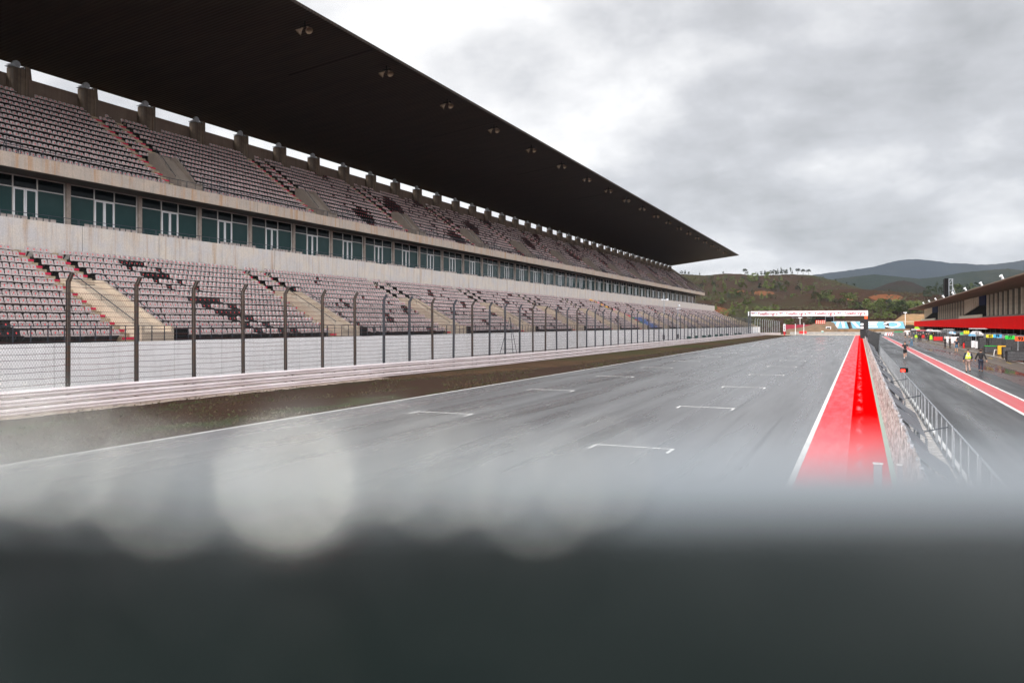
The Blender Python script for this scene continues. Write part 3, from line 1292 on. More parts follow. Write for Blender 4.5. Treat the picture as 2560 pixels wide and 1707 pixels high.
o = np_mesh('grandstand_seating', VV, FF, TT, slots, MI)
tag(o, 'remaining rows of grey, black and coloured plastic seats filling both tiers', 'seating', kind='stuff')

# aisles: pale steps with red edges
b = MB()
r = MB()
for v0 in VOM_L:
    for k in range(NR):
        W = R0 + DR * k - .45
        z = ZR0 + RR * k
        spans = [(v0 - AW, v0 - .01)]
        if k > 7:
            spans.append((v0 + VW - .75, v0 + VW + .2))
        for (a_, b_) in spans:
            b.box(-(W + DR) + .002, -(W + .02), a_, b_, z, z + .012)
            b.box(-(W + DR) - .003, -(W + DR) + .42, a_, b_, z + .012, z + RR * .5)
            b.box(-(W + DR) - .004, -(W + DR) + .02, a_, b_, z + RR * .5, z + RR)
            r.box(-(W + DR) + .42, -(W + DR) + .435, a_ + .05, b_, z + RR * .5 - .13, z + RR * .5 + .01)
            r.box(-(W + DR) + .30, -(W + DR) + .435, a_ + .05, b_, z + RR * .5 + .01, z + RR * .5 + .016)
for v0 in VOM_U:
    for k in range(NU - 1):
        W = U0 + DU * k - .45
        z = ZU0 + RU * k
        spans = [(v0 - AW, v0 - .01)]
        if k > 4:
            spans.append((v0 + VW - .75, v0 + VW + .2))
        for (a_, b_) in spans:
            b.box(-(W + DU) - .003, -(W + DU) + .42, a_, b_, z + .004, z + RU * .5)
            b.box(-(W + DU) - .004, -(W + DU) + .02, a_, b_, z + RU * .5, z + RU)
            r.box(-(W + DU) + .42, -(W + DU) + .435, a_ + .05, b_, z + RU * .5 - .12, z + RU * .5 + .01)
b.build('aisle_steps', M_['conc_step'], gs)
r.build('aisle_step_nosings', M_['red_paint'], gs)

# stair walls (sloping concrete cheeks) with hand rails and dark exit
for tier, voms in ((0, VOM_L), (1, VOM_U)):
    for v0 in voms:
        if v0 < YN or v0 > YS - 4:
            continue
        if tier == 0:
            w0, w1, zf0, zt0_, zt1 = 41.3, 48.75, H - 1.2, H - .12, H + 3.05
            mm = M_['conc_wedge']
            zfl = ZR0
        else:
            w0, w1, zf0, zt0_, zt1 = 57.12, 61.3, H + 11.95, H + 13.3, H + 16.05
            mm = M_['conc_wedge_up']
            zfl = ZU0
        b = MB()
        wa = w0 + .7
        for (ya, yb_) in ((v0, v0 + .22), (v0 + VW - .22, v0 + VW)):
            b.prism_y([(-w0, zf0), (-w0, zt0_), (-wa, zt0_ + .06), (-(w1 - 1.0), zt1 - .04), (-w1, zt1), (-w1, zt1 - 1.9), (-(w0 + 1.0), zf0)], ya, yb_)
        b.prism_y([(-(w1 - .3), zt1 - 2.0), (-(w1 - .3), zt1 - .02), (-w1 - .002, zt1 - .02), (-w1 - .002, zt1 - 2.0)], v0 + .22, v0 + VW - .22)
        # flight between the cheeks
        b.prism_y([(-w0 - .02, zf0), (-w0 - .02, zt0_ - .35), (-wa, zt0_ - .30), (-(w1 - .8), zt1 - .38), (-(w1 - .3), zt1 - .36), (-(w1 - .3), zt1 - 1.9), (-(w0 + 1.0), zf0)],
                  v0 + .22, v0 + VW - .22)
        wl = b.build('stair_wall', mm, gs)
        for yy in (v0 + .11, v0 + VW - .11):
            r = MB()
            pa = (-(w0 + .9), yy, zt0_ + .45)
            pb = (-(w1 - .9), yy, zt1 + .42)
            r.tube((-(w0 + .8), yy, zt0_ + .4), pa, .028, 6)
            r.tube(pa, pb, .028, 6)
            r.tube(pb, (-(w1 + .1), yy, zt1 + .5), .028, 6)
            for q in range(5):
                t = q / 4
                p = Vector(pa).lerp(Vector(pb), t)
                r.tube(p, (p.x + .02, p.y, p.z - .4), .016, 5)
            r.build('handrail', M_['rail_dark'], wl)
        if tier == 0:
            b = MB()
            b.box(-(w0 + .8), -(w0 + .02), v0 + VW + .02, v0 + VW + 1.2, H - 1.18, H - .28)
            b.build('exit_opening', M_['black'], gs)

# front railings of both tiers, one per section between stairs
for (tier, w, z0, hh_, step) in ((0, 41.2, H - 1.12, 1.05, 1.0), (1, 56.95, H + 12.55, .62, 1.0), (2, 53.05, H + 7.29, .45, 1.12)):
    y = YN + 8
    seg = PER / 3
    while y < (YS if tier else YS + 30):
        b = MB()
        y1 = y + seg - .1
        b.tube((-w, y, z0 + hh_), (-w, y1, z0 + hh_), .028, 5)
        nrails = 4 if tier == 0 else 1
        for q in range(nrails):
            zz = z0 + hh_ * (q + .6) / (nrails + .6)
            b.tube((-w, y, zz), (-w, y1, zz), .011, 4, cap=False)
        nn = int(seg / step)
        for q in range(nn + 1):
            yy = y + (y1 - y) * q / nn
            if tier == 0:
                b.box(-w - .012, -w + .012, yy - .03, yy + .03, z0, z0 + hh_)
            else:
                b.tube((-w, yy, z0), (-w, yy, z0 + hh_), .022, 5)
        b.build('railing', M_['rail_dark'], gs)
        y += seg
# safety cage railings above each upper stair
b = MB()
for v0 in VOM_U:
    if YN < v0 < YS:
        for q in range(4):
            zz = H + 12.7 + .3 * q
            b.tube((-57.2, v0 + VW + .1, zz + .5), (-57.2, v0 + VW + 3.4, zz + .3), .02, 4)
        for q in range(4):
            yy = v0 + VW + .1 + q * 1.1
            b.tube((-57.2, yy, H + 12.5), (-57.2, yy, H + 14.0), .025, 4)
b.build('guard_cage', M_['rail_dark'], gs)

# box windows: one glazed bay per structural bay
WG = 59.4
g0, g1 = H + 6.75, H + 11.5
bays = [38.0 + S * k for k in range(-4, 40)]
proto = None
for k, y in enumerate(bays):
    if y < YN or y + S > YS - 4:
        continue
    if proto is None:
        y0_ = 0.0
        x = -WG
        b = MB()
        b.box(x, x + .24, -.19, .19, g0, g1)
        colm = b.build('column', M_['col'], gs)
        b = MB()
        xa, xb = x - .02, x + .07
        zt_ = g1 - 1.0
        a0, a1 = .20, S - .20
        d0, d1 = 2.55, 4.45
        dm = (d0 + d1) / 2
        for (u0, u1, v0, v1) in ((a0, a1, g1 - .09, g1 - .003), (a0, a0 + .08, g0, g1 - .09), (a1 - .08, a1, g0, g1 - .09), (a0 + .08, a1 - .08, zt_, zt_ + .08),
                                 (d0 - .08, d0, g0, zt_), (d1, d1 + .08, g0, zt_), (d0 - .08, d0, zt_ + .08, g1 - .09), (d1, d1 + .08, zt_ + .08, g1 - .09)):
            b.box(xa, xb, u0, u1, v0, v1)
        fr = b.build('window_frame', M_['frame_white'], gs)
        b = MB()
        for (u0, u1) in ((a0 + .08, d0 - .08), (d1 + .08, a1 - .08)):
            b.poly([(x, u0, g0), (x, u1, g0), (x, u1, zt_), (x, u0, zt_)])
        b.cur = 1
        for (u0, u1) in ((a0 + .08, d0 - .08), (d1 + .08, a1 - .08), (d0, d1)):
            b.poly([(x, u0, zt_ + .08), (x, u1, zt_ + .08), (x, u1, g1 - .09), (x, u0, g1 - .09)])
        pn = b.build('pane', [M_['glass'], M_['glass_dark']], fr)
        doors = []
        for (u0, u1) in ((d0, dm - .01), (dm + .01, d1)):
            b = MB()
            for (p0, p1, q0, q1) in ((u0 + .002, u0 + .10, g0, zt_ - .003), (u1 - .10, u1 - .002, g0, zt_ - .003), (u0 + .10, u1 - .10, zt_ - .1, zt_ - .003), (u0 + .10, u1 - .10, g0, g0 + .14)):
                b.box(xa - .004, xb + .02, p0, p1, q0, q1)
            b.cur = 1
            b.poly([(x, u0 + .10, g0 + .14), (x, u1 - .10, g0 + .14), (x, u1 - .10, zt_ - .1), (x, u0 + .10, zt_ - .1)])
            b.cur = 2
            b.box(xb + .02, xb + .06, u1 - .09, u1 - .03, g0 + 1.45, g0 + 1.65)
            doors.append(b.build('door', [M_['door_frame'], M_['glass'], M_['black']], gs))
        # seats of the terrace: low grey seat backs in front of the glass
        tsl = []
        MTS = mat('terrace seat', (.36, .30, .27), .5)
        for (s0, n_) in ((.35, 4), (4.7, 5)):
            b = MB()
            for q in range(n_):
                yy = s0 + q * .52
                b.cur = 0
                b.box(-54.35, -54.30, yy, yy + .42, g0 + .50, g0 + .93)
                b.box(-54.32, -53.95, yy, yy + .42, g0 + .46, g0 + .50)
                b.cur = 1
                b.box(-54.40, -54.36, yy - .1, yy + .52, g0 + .1, g0 + .7)
            tsl.append((b.build('seat_row', [MTS, M_['seat_under']], gs), []))
        proto = [(colm, []), (fr, [pn]), (doors[0], []), (doors[1], [])] + tsl
        for (o_, ch) in proto:
            for q in [o_] + ch:
                for v_ in q.data.vertices:
                    v_.co.y += 20
            o_.location.y = y - 20
    else:
        for (o_, ch) in proto:
            c_ = o_.copy(); COL.objects.link(c_); c_.parent = gs; c_.location = (0, y - 20, 0)
            for q in ch:
                d_ = q.copy(); COL.objects.link(d_); d_.parent = c_
b = MB()
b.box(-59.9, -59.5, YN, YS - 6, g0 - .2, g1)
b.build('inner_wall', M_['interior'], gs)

# loudspeaker clusters hanging below the roof front
spk = None
ks = 0
for k in range(-2, 21):
    y = 57.5 + 13.3 * k
    if y > 318:
        break
    W = 45.2
    z = zf_ - (W - 43.7) * (zf_ - zb_) / 27.3
    if k >= 0:
        ks += 1
        lab = 'twin horn loudspeaker hanging under the grandstand roof edge, %s of its row from left' % ordn(ks)
    else:
        continue
    if spk is None:
        spk = thing('loudspeaker', lab, 'loudspeaker', (-W, y, z), 'loudspeakers under the grandstand roof')
        b = MB()
        b.tube((-W, y, z + .02), (-W, y, z - .5), .07, 8)
        b.box(-W - .5, -W + .5, y - .05, y + .05, z - .45, z - .35)
        b.build('bracket', M_['black'], spk)
        for sx in (-1, 1):
            b = MB()
            c = Vector((-W + sx * .25, y, z - .55))
            dr_ = Vector((sx * .62, -.35, -.75)).normalized()
            b.tube(c, c + dr_ * .2, .10, 10)
            b.tube(c + dr_ * .2, c + dr_ * .6, .12, 12, r2=.34, cap=False)
            b.build('horn', M_['horn'], spk, smooth=False)
        remember(spk)
    else:
        c_ = copy_tree(spk)
        c_.location = (-W, y, z)
        c_['label'] = lab

# ------------------------------------------------------------------ start gantry
GY = 251.8
gx0, gx1 = -31.2, 2.1
gn = thing('start_gantry', 'white advertising gantry spanning the track, with four repeated red logos', 'gantry', (gx0, GY, 0))
b = MB()
b.box(gx0 + .7, gx1, GY - .5, GY + .5, H + 2.5, H + 4.0)
b.build('beam', M_['sign_white'], gn)
b = MB()
b.box(gx0 + .7, gx1 + .02, GY - .52, GY + .52, H + 4.0, H + 4.07)
b.build('top_trim', M_['sign_red'], gn)
for (cx, mm) in ((gx0 + .3, M_['post_dark']),):
    b = MB()
    for (dx, dy) in ((-.3, -.35), (.3, -.35), (.3, .35), (-.3, .35)):
        b.box(cx + dx - .07, cx + dx + .07, GY + dy - .07, GY + dy + .07, 0, H + 4.0)
    for q in range(9):
        z = .5 + q * .8
        b.tube((cx - .3, GY - .35, z), (cx + .3, GY - .35, z + .7), .035, 4)
        b.tube((cx - .3, GY + .35, z), (cx + .3, GY + .35, z + .7), .035, 4)
    b.build('leg', mm, gn)
b = MB()
b.box(gx0 - .1, gx0 + .25, GY - .45, GY - .38, H + 2.6, H + 3.95)
b.build('leg_sleeve', M_['sign_white'], gn)
b = MB()
b.box(gx1 - .9, gx1 - .1, GY - .3, GY + .3, 0, H + 2.5)
b.build('leg', M_['orange'], gn)


def text_mesh(name, s, size, m, loc, parent=None, rot=(math.pi / 2, 0, 0), ext=.01, bold=0.0, sx=1.0, align='CENTER'):
    c = bpy.data.curves.new(name, 'FONT')
    c.body = s
    c.size = size
    c.align_x = align
    c.align_y = 'CENTER'
    c.extrude = ext
    c.offset = bold
    o = bpy.data.objects.new(name, c)
    COL.objects.link(o)
    bpy.context.view_layer.update()
    me = bpy.data.meshes.new_from_object(o.evaluated_get(bpy.context.evaluated_depsgraph_get()))
    bpy.data.objects.remove(o)
    me.name = name
    me.materials.clear()
    me.materials.append(m)
    for v_ in me.vertices:
        v_.co.x *= sx
    o2 = bpy.data.objects.new(name, me)
    COL.objects.link(o2)
    if parent is not None:
        o2.parent = parent
        o2.location = Vector(loc) - origin(parent)
    else:
        o2.location = loc
    o2.rotation_euler = rot
    return o2


for k in range(4):
    cx = gx0 + 4.1 + k * 8.05
    z = H + 3.25
    text_mesh('lettering', 'TotalEnergies', 1.12, M_['sign_red'], (cx + 1.55, GY - .515, z - .05), gn, bold=.03, sx=.93)
    b = MB()
    yq = GY - .53
    # logo strokes: red bar, blue and yellow curve
    b.obox((cx - 2.8, yq, z + .22), (.52, 0, 0), (0, .02, 0), (0, 0, .09))
    b.obox((cx - 2.75, yq, z - .02), (.09, 0, .0), (0, .02, 0), (-.04, 0, .2))
    b.cur = 1
    for a0_ in range(0, 7):
        t0, t1 = math.radians(200 - a0_ * 30), math.radians(200 - (a0_ + 1) * 30)
        b.path([(cx - 1.95 + .33 * math.cos(t0), yq - .005 * a0_, z + .06 + .3 * math.sin(t0)), (cx - 1.95 + .33 * math.cos(t1), yq - .005 * a0_, z + .06 + .3 * math.sin(t1))], .07, 5)
    b.cur = 2
    for a0_ in range(0, 4):
        t0, t1 = math.radians(215 + a0_ * 30), math.radians(215 + (a0_ + 1) * 30)
        b.path([(cx - 1.95 + .33 * math.cos(t0), yq, z + .02 + .3 * math.sin(t0)), (cx - 1.95 + .33 * math.cos(t1), yq, z + .02 + .3 * math.sin(t1))], .06, 5)
    b.build('emblem', [M_['sign_red'], M_['sign_blue'], M_['yellow']], gn)

# start lights and the dark display hanging under the beam
lx0, ly = at(2034, 226)[0], GY - .1
sl = thing('start_lights', 'five columns of lit red start lights hanging below the gantry', 'traffic light', (lx0, GY, H + 1.2))
b = MB()
for k in range(5):
    x = lx0 + .1 + .52 * k
    b.box(x, x + .44, ly - .1, ly + .1, H + .25, H + 2.1)
    b.tube((x + .22, ly, H + 2.1), (x + .22, ly, H + 2.5), .03, 5)
b.build('housing', M_['black'], sl)
for k in range(5):
    for q in range(2):
        x = lx0 + .32 + .52 * k
        z = H + .5 + .47 * q
        b = MB()
        b.lathe((x, ly - .12, z), [(.22, 0), (.22, .04)], 12, 'y')
        b.cur = 1
        b.lathe((x, ly - .14, z), [(.1, 0), (.1, .02)], 8, 'y')
        b.build('lamp', [M_['lamp_red'], M_['lamp_core']], sl)
ds = thing('display_board', 'dark electronic display hanging right of the lit red start lights', 'display', (at(2070, 226)[0], GY, H + 1.3))
dx = at(2061, 227)[0]
b = MB(); b.box(dx, dx + 2.2, ly - .1, ly + .1, H + .85, H + 2.25); b.build('screen', M_['black'], ds)
b = MB()
for (xa, xb, za, zb3) in ((dx - .06, dx, H + .8, H + 2.5), (dx + 2.2, dx + 2.26, H + .8, H + 2.5), (dx, dx + 2.2, H + 2.25, H + 2.31)):
    b.box(xa, xb, ly - .12, ly + .12, za, zb3)
b.build('frame', M_['galv'], ds)
# thin hanging frames further left under the beam
for (pa, pb) in ((1976, 2001), (2016, 2026)):
    xa, xb = at(pa, 232)[0], at(pb, 229)[0]
    b = MB()
    b.tube((xa, ly, H + 2.5), (xa, ly, H + 1.95), .03, 4)
    b.tube((xb, ly, H + 2.5), (xb, ly, H + 1.95), .03, 4)
    b.tube((xa, ly, H + 1.95), (xb, ly, H + 1.95), .03, 4)
    tag(b.build('hanging_bracket', M_['galv']), '%s thin steel bracket hanging below the gantry left of the start lights' % ('wide' if pa < 2000 else 'narrow'), 'bracket')

# ------------------------------------------------------------------ pit wall, mesh, panels and railing
pw = thing('pit_wall', 'low pit wall clad in rusty wire mesh with grey sloping panels', 'wall', (.9, 20, 0))
b = MB()
y = -10.0
while y < 262:
    b.box(.84, 1.04, y, y + 3.96, 0, 1.28 + random.uniform(-.02, .02))
    y += 4.0
b.build('concrete_wall', mat('dirty pit wall concrete', (.20, .165, .14), .8, c2=(.11, .09, .08), scale=2), pw)
M_['mesh_rust'] = mat('rusty mesh wire', (.13, .095, .07), .7, c2=(.70, .69, .68), scale=7)
b = MB()
y = -4.0
random.seed(3)
while y < 262:
    hh_ = 1.52 + .05 * math.sin(y * 1.9) + random.uniform(-.02, .02)
    for q in range(2):
        x = .80 + random.uniform(-.02, .02)
        b.path([(x, y, .02), (x + random.uniform(-.03, .03), y + random.uniform(-.08, .25), hh_ * .5), (x + random.uniform(-.03, .03), y + random.uniform(-.1, .2), hh_)], .005 if y < 60 else .008, 3)
        b.path([(x, y + .12, .02), (x + random.uniform(-.03, .03), y - random.uniform(-.08, .25), hh_ * .5), (x + random.uniform(-.03, .03), y + random.uniform(-.1, .1), hh_)], .005 if y < 60 else .008, 3)
    y += .085 if y < 70 else .22
b.build('wire_mesh', M_['mesh_rust'], pw)
b = MB()
y = -4.0
pz = 1.5
while y < 262:
    z1 = 1.52 + .07 * math.sin(y * 1.3)
    b.tube((.81, y, pz), (.81, y + .8, z1), .012, 4)
    b.box(.78, .84, y, y + .05, 0, 1.56)
    pz = z1
    y += .8
b.build('mesh_edge_wire', M_['galv'], pw)
M_['panel'] = mat('slate grey panel', (.125, .135, .15), .45, c2=(.095, .10, .115), scale=1.3)
y = -2.0
i = 0
while y < 250:
    L = (2.85, 3.6, 2.5)[i % 3]
    b = MB()
    lo = 1.40 + .10 * ((i * 7) % 3 - 1) * .8
    zl = .98 + .05 * ((i * 5) % 3)
    b.v += []
    A = [(.84, y, 1.56), (.84, y + L * .96, 1.50), (lo, y + L, zl), (lo - .06, y + .12, zl + .05)]
    Bq = [(p[0], p[1], p[2] - .04) for p in A]
    b.poly(A)
    b.poly(Bq[::-1])
    for q in range(4):
        b.poly([A[q], Bq[q], Bq[(q + 1) % 4], A[(q + 1) % 4]])
    b.box(lo - .08, lo - .03, y + .2, y + .26, 0, zl)
    b.box(lo - .08, lo - .03, y + L - .4, y + L - .34, 0, zl)
    b.build('sloping_panel', M_['panel'], pw)
    if i % 3 == 1 and y < 45:
        b = MB()
        b.tube((1.25, y + L * .5, 1.0), (1.95, y + L * .5 + .5, 1.12), .016, 5)
        b.build('strut', M_['rail_dark'], pw)
    y += L + .12
    i += 1

rl = thing('pit_railing', 'galvanised tubular railing between pit wall walkway and pit lane', 'railing', (2.15, 20, 0))
y = 4.0
k = 0
while y < 250:
    b = MB()
    seg = 4.4
    b.tube((2.15, y, 1.0), (2.15, y + seg, 1.0), .024, 6)
    for q in range(4):
        yy = y + seg * q / 3
        b.tube((2.15, yy, 0), (2.15, yy, 1.0), .022, 6)
    b.build('railing_panel', M_['galv'], rl)
    y += seg + .35
    k += 1
b = MB(); b.box(2.2, 2.30, 0, 262, 0.0, .07)
tag(b.build('white_kerb', M_['line']), kind='structure')

# red light box on the railing
p = Vector((2.16, 0, 0))
yy = (F * (H - 1.05) / (927 - 811) + 2.16 * ST) / CT
rb = thing('warning_light', 'small lit red warning light box clipped on the pit railing', 'light', (2.16, yy, .95))
b = MB(); b.box(2.02, 2.42, yy - .06, yy + .06, .97, 1.22); b.build('housing', M_['black'], rb)
b = MB(); b.box(2.05, 2.27, yy - .075, yy - .06, 1.0, 1.14); b.build('lamp', M_['lamp_red'], rb)
# grey block posts close to the camera
for (x, lab) in ((.33, 'left one of two short grey steel posts standing at the pit wall foot'), (.76, 'right one of two short grey steel posts beside rusty mesh')):
    t_ = thing('bollard', lab, 'bollard', (x, 17.7, 0), 'short grey posts')
    b = MB(); b.box(x - .08, x + .08, 17.65, 17.75, .005, .79); b.build('post', M_['galv'], t_, bevel=.01)
    b = MB(); b.box(x - .095, x + .095, 17.63, 17.77, .79, .81); b.build('cap', M_['white'], t_)

# covered camera position on the pit wall (black tarpaulin) and the timing pillar
c0 = ground(2187, 866)
tp = thing('covered_equipment', 'equipment frame wrapped in shiny black tarpaulin on the pit wall', 'covered equipment', (1.4, 135, 0))
x0, x1 = 1.0, 2.05
b = MB()
random.seed(9)
for (ya, yb_, zt) in ((104, 107, 2.65),):
    n = 9
    for s_ in range(n):
        for q in range(n):
            pass
    prof = [(x0 - .15, 1.3), (x0 - .1, zt), (x0 + .4, zt + .12), (x1 + .05, zt - .1), (x1 + .12, zt - .35), (x1 - .12, .25), (x1 - .35, .05), (x1 - .45, .9), (x0 + .2, 1.2)]
    b.prism_y(prof, ya, yb_)
    b.prism_y([(x0 - .12, zt - .3), (x0 - .35, zt + .2), (x0 - .1, zt + .34), (x0 + .35, zt + .1)], ya + .4, yb_ - .6)
b.build('tarpaulin', M_['tarp'], tp)
b = MB(); b.box(x1 - .02, x1 + .25, 105, 105.4, 2.42, 2.62); b.tube((x1 - .05, 104.8, 0), (x1 - .05, 104.8, 2.3), .03, 6); b.build('camera_body', M_['dark'], tp)
x0 = .62
yq = 150.0
ts = thing('timing_pillar', 'tall dark pillar with two small white signs on the pit wall', 'pillar', (x0, yq, 0))
pxl, pxr = 2152, 2170
dq = yq * CT
xl, xr = (pxl - 2150) * dq / 2173 + .0, (pxr - 2150) * dq / 2173
b = MB()
b.box(xl + .5, xr + .05, yq, yq + .6, 1.2, H + .95)
b.box(xl - .12, xl + .5, yq + .05, yq + .5, 1.2, H + .9)
b.build('pillar_body', M_['dark'], ts)
b = MB(); b.box(xl - .05, xl + .42, yq + .02, yq + .05, H - .15, H + .2); b.box(xl - .05, xl + .42, yq + .02, yq + .05, H - .75, H - .35); b.build('sign', M_['sign_white'], ts)
b = MB(); b.box(xl + .1, xl + .3, yq + .0, yq + .02, H - .62, H - .48); b.build('mark', M_['dark'], ts)

# ------------------------------------------------------------------ pit building
PB = thing('pit_building', 'long pit building with overhanging roof, pale fins and bright red fascia band', 'building', (23, 100, 0))
PYE = 352.0
PX = 23.0
b = MB()
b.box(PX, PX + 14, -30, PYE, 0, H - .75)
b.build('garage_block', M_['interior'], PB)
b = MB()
b.box(PX - 2.2, PX + 13, -30, PYE + 22, H - .68, H + 1.25)
b.build('red_band', M_['band'], PB)
b = MB()
b.box(PX - 2.1, PX + .4, -30, PYE + 1, H + 1.25, H + 1.32)
b.box(PX - .6, PX + .1, -30, PYE, H + 1.32, H + 1.62)
b.build('sill', M_['col'], PB)
M_['fin'] = mat('pale concrete fin', (.84, .74, .60), .75, c2=(.70, .61, .49), scale=2)
b = MB()
b.box(PX + .1, PX + 13, -30, PYE - 3, H + 1.3, H + 5.85)
b.build('upper_wall', M_['pane_far'], PB)
b = MB()
b.prism_y([(17.8, H + 5.95), (17.8, H + 6.15), (24, H + 6.7), (38, H + 6.9), (38, H + 5.9), (23, H + 5.75)], -30, PYE + 8)
M_['roof2'] = mat('pit roof soffit', (.24, .165, .11), .7, c2=(.17, .12, .085), scale=.6, stretch=(1, .1, 1))
b.build('roof', M_['roof2'], PB)
# stair openings and blue panels: (y start, y end)
opens = []
for (pa, pb, pc) in ((2414, 2452, 2469), (2313, 2333, 2347)):
    ys_ = [((2173 * PX / (p_ - 2150)) + PX * ST) / CT for p_ in (pa, pb, pc)]
    opens.append(ys_)
fin_mesh = None
y = 40.0
fi = 0
while y < PYE - 2 and fi < 99:
    blocked = any(o_[2] < y < o_[0] for o_ in opens)
    if not blocked:
        if fin_mesh is None:
            b = MB(); b.box(PX - .22, PX + .098, -.42, .42, H + 1.62, H + 5.80)
            fo = b.build('column', M_['fin'], PB)
            for v_ in fo.data.vertices:
                v_.co.y += 100
            fin_mesh = fo
            fo.location.y = y - 100
        else:
            c_ = fin_mesh.copy(); COL.objects.link(c_); c_.parent = PB; c_.location.y = y - 100
        fi += 1
    y += 5.2 if y < 190 else 6.4
for (ya, yb_, yc) in opens:
    b = MB()
    # dark sloping opening with a sloping pale wall above it
    b.cur = 0
    b.box(PX + .05, PX + .45, yc, ya, H + 1.62, H + 5.8)
    b.cur = 1
    b.box(PX - .4, PX + .05, yc - .02, yb_ - (yb_ - yc) * .05, H + 3.9, H + 5.8)
    b.cur = 2
    Aq = [(PX - .3, ya, H + 2.3), (PX - .3, yb_, H + 4.1), (PX - .3, yb_, H + 5.8), (PX - .3, ya, H + 5.8)]
    b.poly(Aq)
    b.poly([(p_[0] + .3, p_[1], p_[2]) for p_ in Aq][::-1])
    b.poly([Aq[0], Aq[1], (PX, yb_, H + 4.1), (PX, ya, H + 2.3)])
    for q in range(7):
        yy = ya + (yb_ - ya) * (q + .5) / 7
        zlo = H + 2.3 + 1.8 * (q + .5) / 7
        b.box(PX - .42, PX - .3, yy - .5, yy + .5, zlo, H + 5.8)
    b.box(PX - 1.2, PX - .9, yc, ya + 3, H + 1.3, H + 2.0)
    b.build('stair_opening', [M_['black'], M_['navy'], M_['fin']], PB)
# garage columns under the band
b = MB()
y = 44.0
while y < PYE:
    b.box(PX - .15, PX + .02, y, y + .5, 0, H - .7)
    y += 6.3
b.build('garage_pier', M_['grey'], PB)
# horn speakers on roof edge
hs = None
for k, (rx, ry) in enumerate(((2010, 290), (1690, 400), (1445, 480), (1255, 540), (1105, 588), (985, 625), (885, 655), (797, 683))):
    px = 2180 + rx / 6.19
    X = 17.9
    d = 2173 * X / (px - 2150)
    y = (d + X * ST) / CT
    sc_ = 1.0
    lab = 'white horn loudspeaker on the pit roof edge, %s from the right' % ordn(k + 1)
    if hs is None:
        hs = thing('horn_speaker', lab, 'loudspeaker', (X, y, H + 6.15), 'horn loudspeakers on the pit building roof')
        b = MB(); b.box(X - .05, X + .05, y - .05, y + .05, H + 6.1, H + 6.5); b.build('mount', M_['galv'], hs)
        b = MB()
        b.tube((X + .22, y, H + 6.25), (X + .04, y, H + 6.5), .08, 10, r2=.13)
        b.tube((X + .04, y, H + 6.5), (X - .16, y - .1, H + 6.74), .13, 12, r2=.24)
        b.build('horn', M_['sign_white'], hs)
        remember(hs)
    else:
        c_ = copy_tree(hs); c_.location = (X, y, H + 6.15); c_['label'] = lab
# big screen behind the roof
dS = 330.0
def at_px(px, py, d):
    q = at(px, d)
    return Vector((q[0], q[1], H - (py - 811) / F * d))
vs = thing('video_screen', 'tall outdoor video screen seen edge on behind the pit building roof', 'video screen', tuple(at_px(2366, 745, dS)))
a_ = at_px(2362, 740, dS); b2 = at_px(2371, 696, dS)
b = MB(); b.box(a_.x, b2.x, a_.y, a_.y + 7, H + 5, b2.z); b.build('screen_panel', M_['black'], vs)
b = MB()
e1, e2 = at_px(2372, 742, dS), at_px(2381, 697, dS)
b.tube((e1.x, e1.y, e1.z), (e1.x, e1.y, e2.z), .16, 5)
b.tube((e2.x, e1.y, e1.z), (e2.x, e1.y, e2.z), .16, 5)
for zf in (.02, .35, .65, .98):
    z = e1.z + (e2.z - e1.z) * zf
    b.tube((e1.x, e1.y, z), (e2.x, e1.y, z), .1, 5)
b.tube((e1.x, e1.y, e1.z + 5.2), (e2.x, e1.y, e1.z + 7.2), .1, 5)
g3 = at_px(2390, 741, dS)
b.tube((e2.x, e1.y, e1.z + 4.2), (g3.x, e1.y, g3.z), .14, 5)
b.build('frame', M_['galv'], vs)


# ------------------------------------------------------------------ pit equipment
def px_at_x(X, px, z=0.0):
    d = 2173 * X / (px - 2150)
    return X, (d + X * ST) / CT, z


boards = [  # px, py, width, height, material, text, text material, plural label
    (2551.5, 846.8, 1.05, .48, 'orange', '93', 'black', 'orange pit board numbered 93 at the right picture edge'),
    (2525, 843.3, .95, .42, 'green', '77', 'black', 'green pit board numbered 77'),
    (2493.7, 839.9, .92, .40, 'sky_blue', '99', 'black', 'light blue pit board numbered 99'),
    (2475.4, 840.0, .92, .40, 'yellow', '60', 'black', 'yellow pit board numbered 60 left of the blue 99'),
    (2416, 830.5, .76, .52, 'yellow', '66', 'black', 'bright yellow pit board numbered 66'),
    (2404.2, 833.9, .44, .38, 'green', None, None, 'small green pit board left of the yellow 66'),
]
gi = 0
for (px, py, w_, h_, mm, txt, tm, lab) in boards:
    X, y, _ = px_at_x(15.6, px)
    d = y * CT - X * ST
    z = H - (py - 811) / F * d
    w_ = w_ * 1.0
    t_ = thing('pit_board', lab, 'sign', (X, y, z), 'numbered pit boards')
    b = MB()
    b.box(X - w_ / 2, X + w_ / 2, y - .03, y + .03, z - h_ / 2, z + h_ / 2)
    b.build('board', M_[mm], t_)
    if txt:
        text_mesh('number', txt, h_ * 1.0, M_['black'], (X, y - .035, z), t_, bold=.02, ext=.004, sx=1.0)

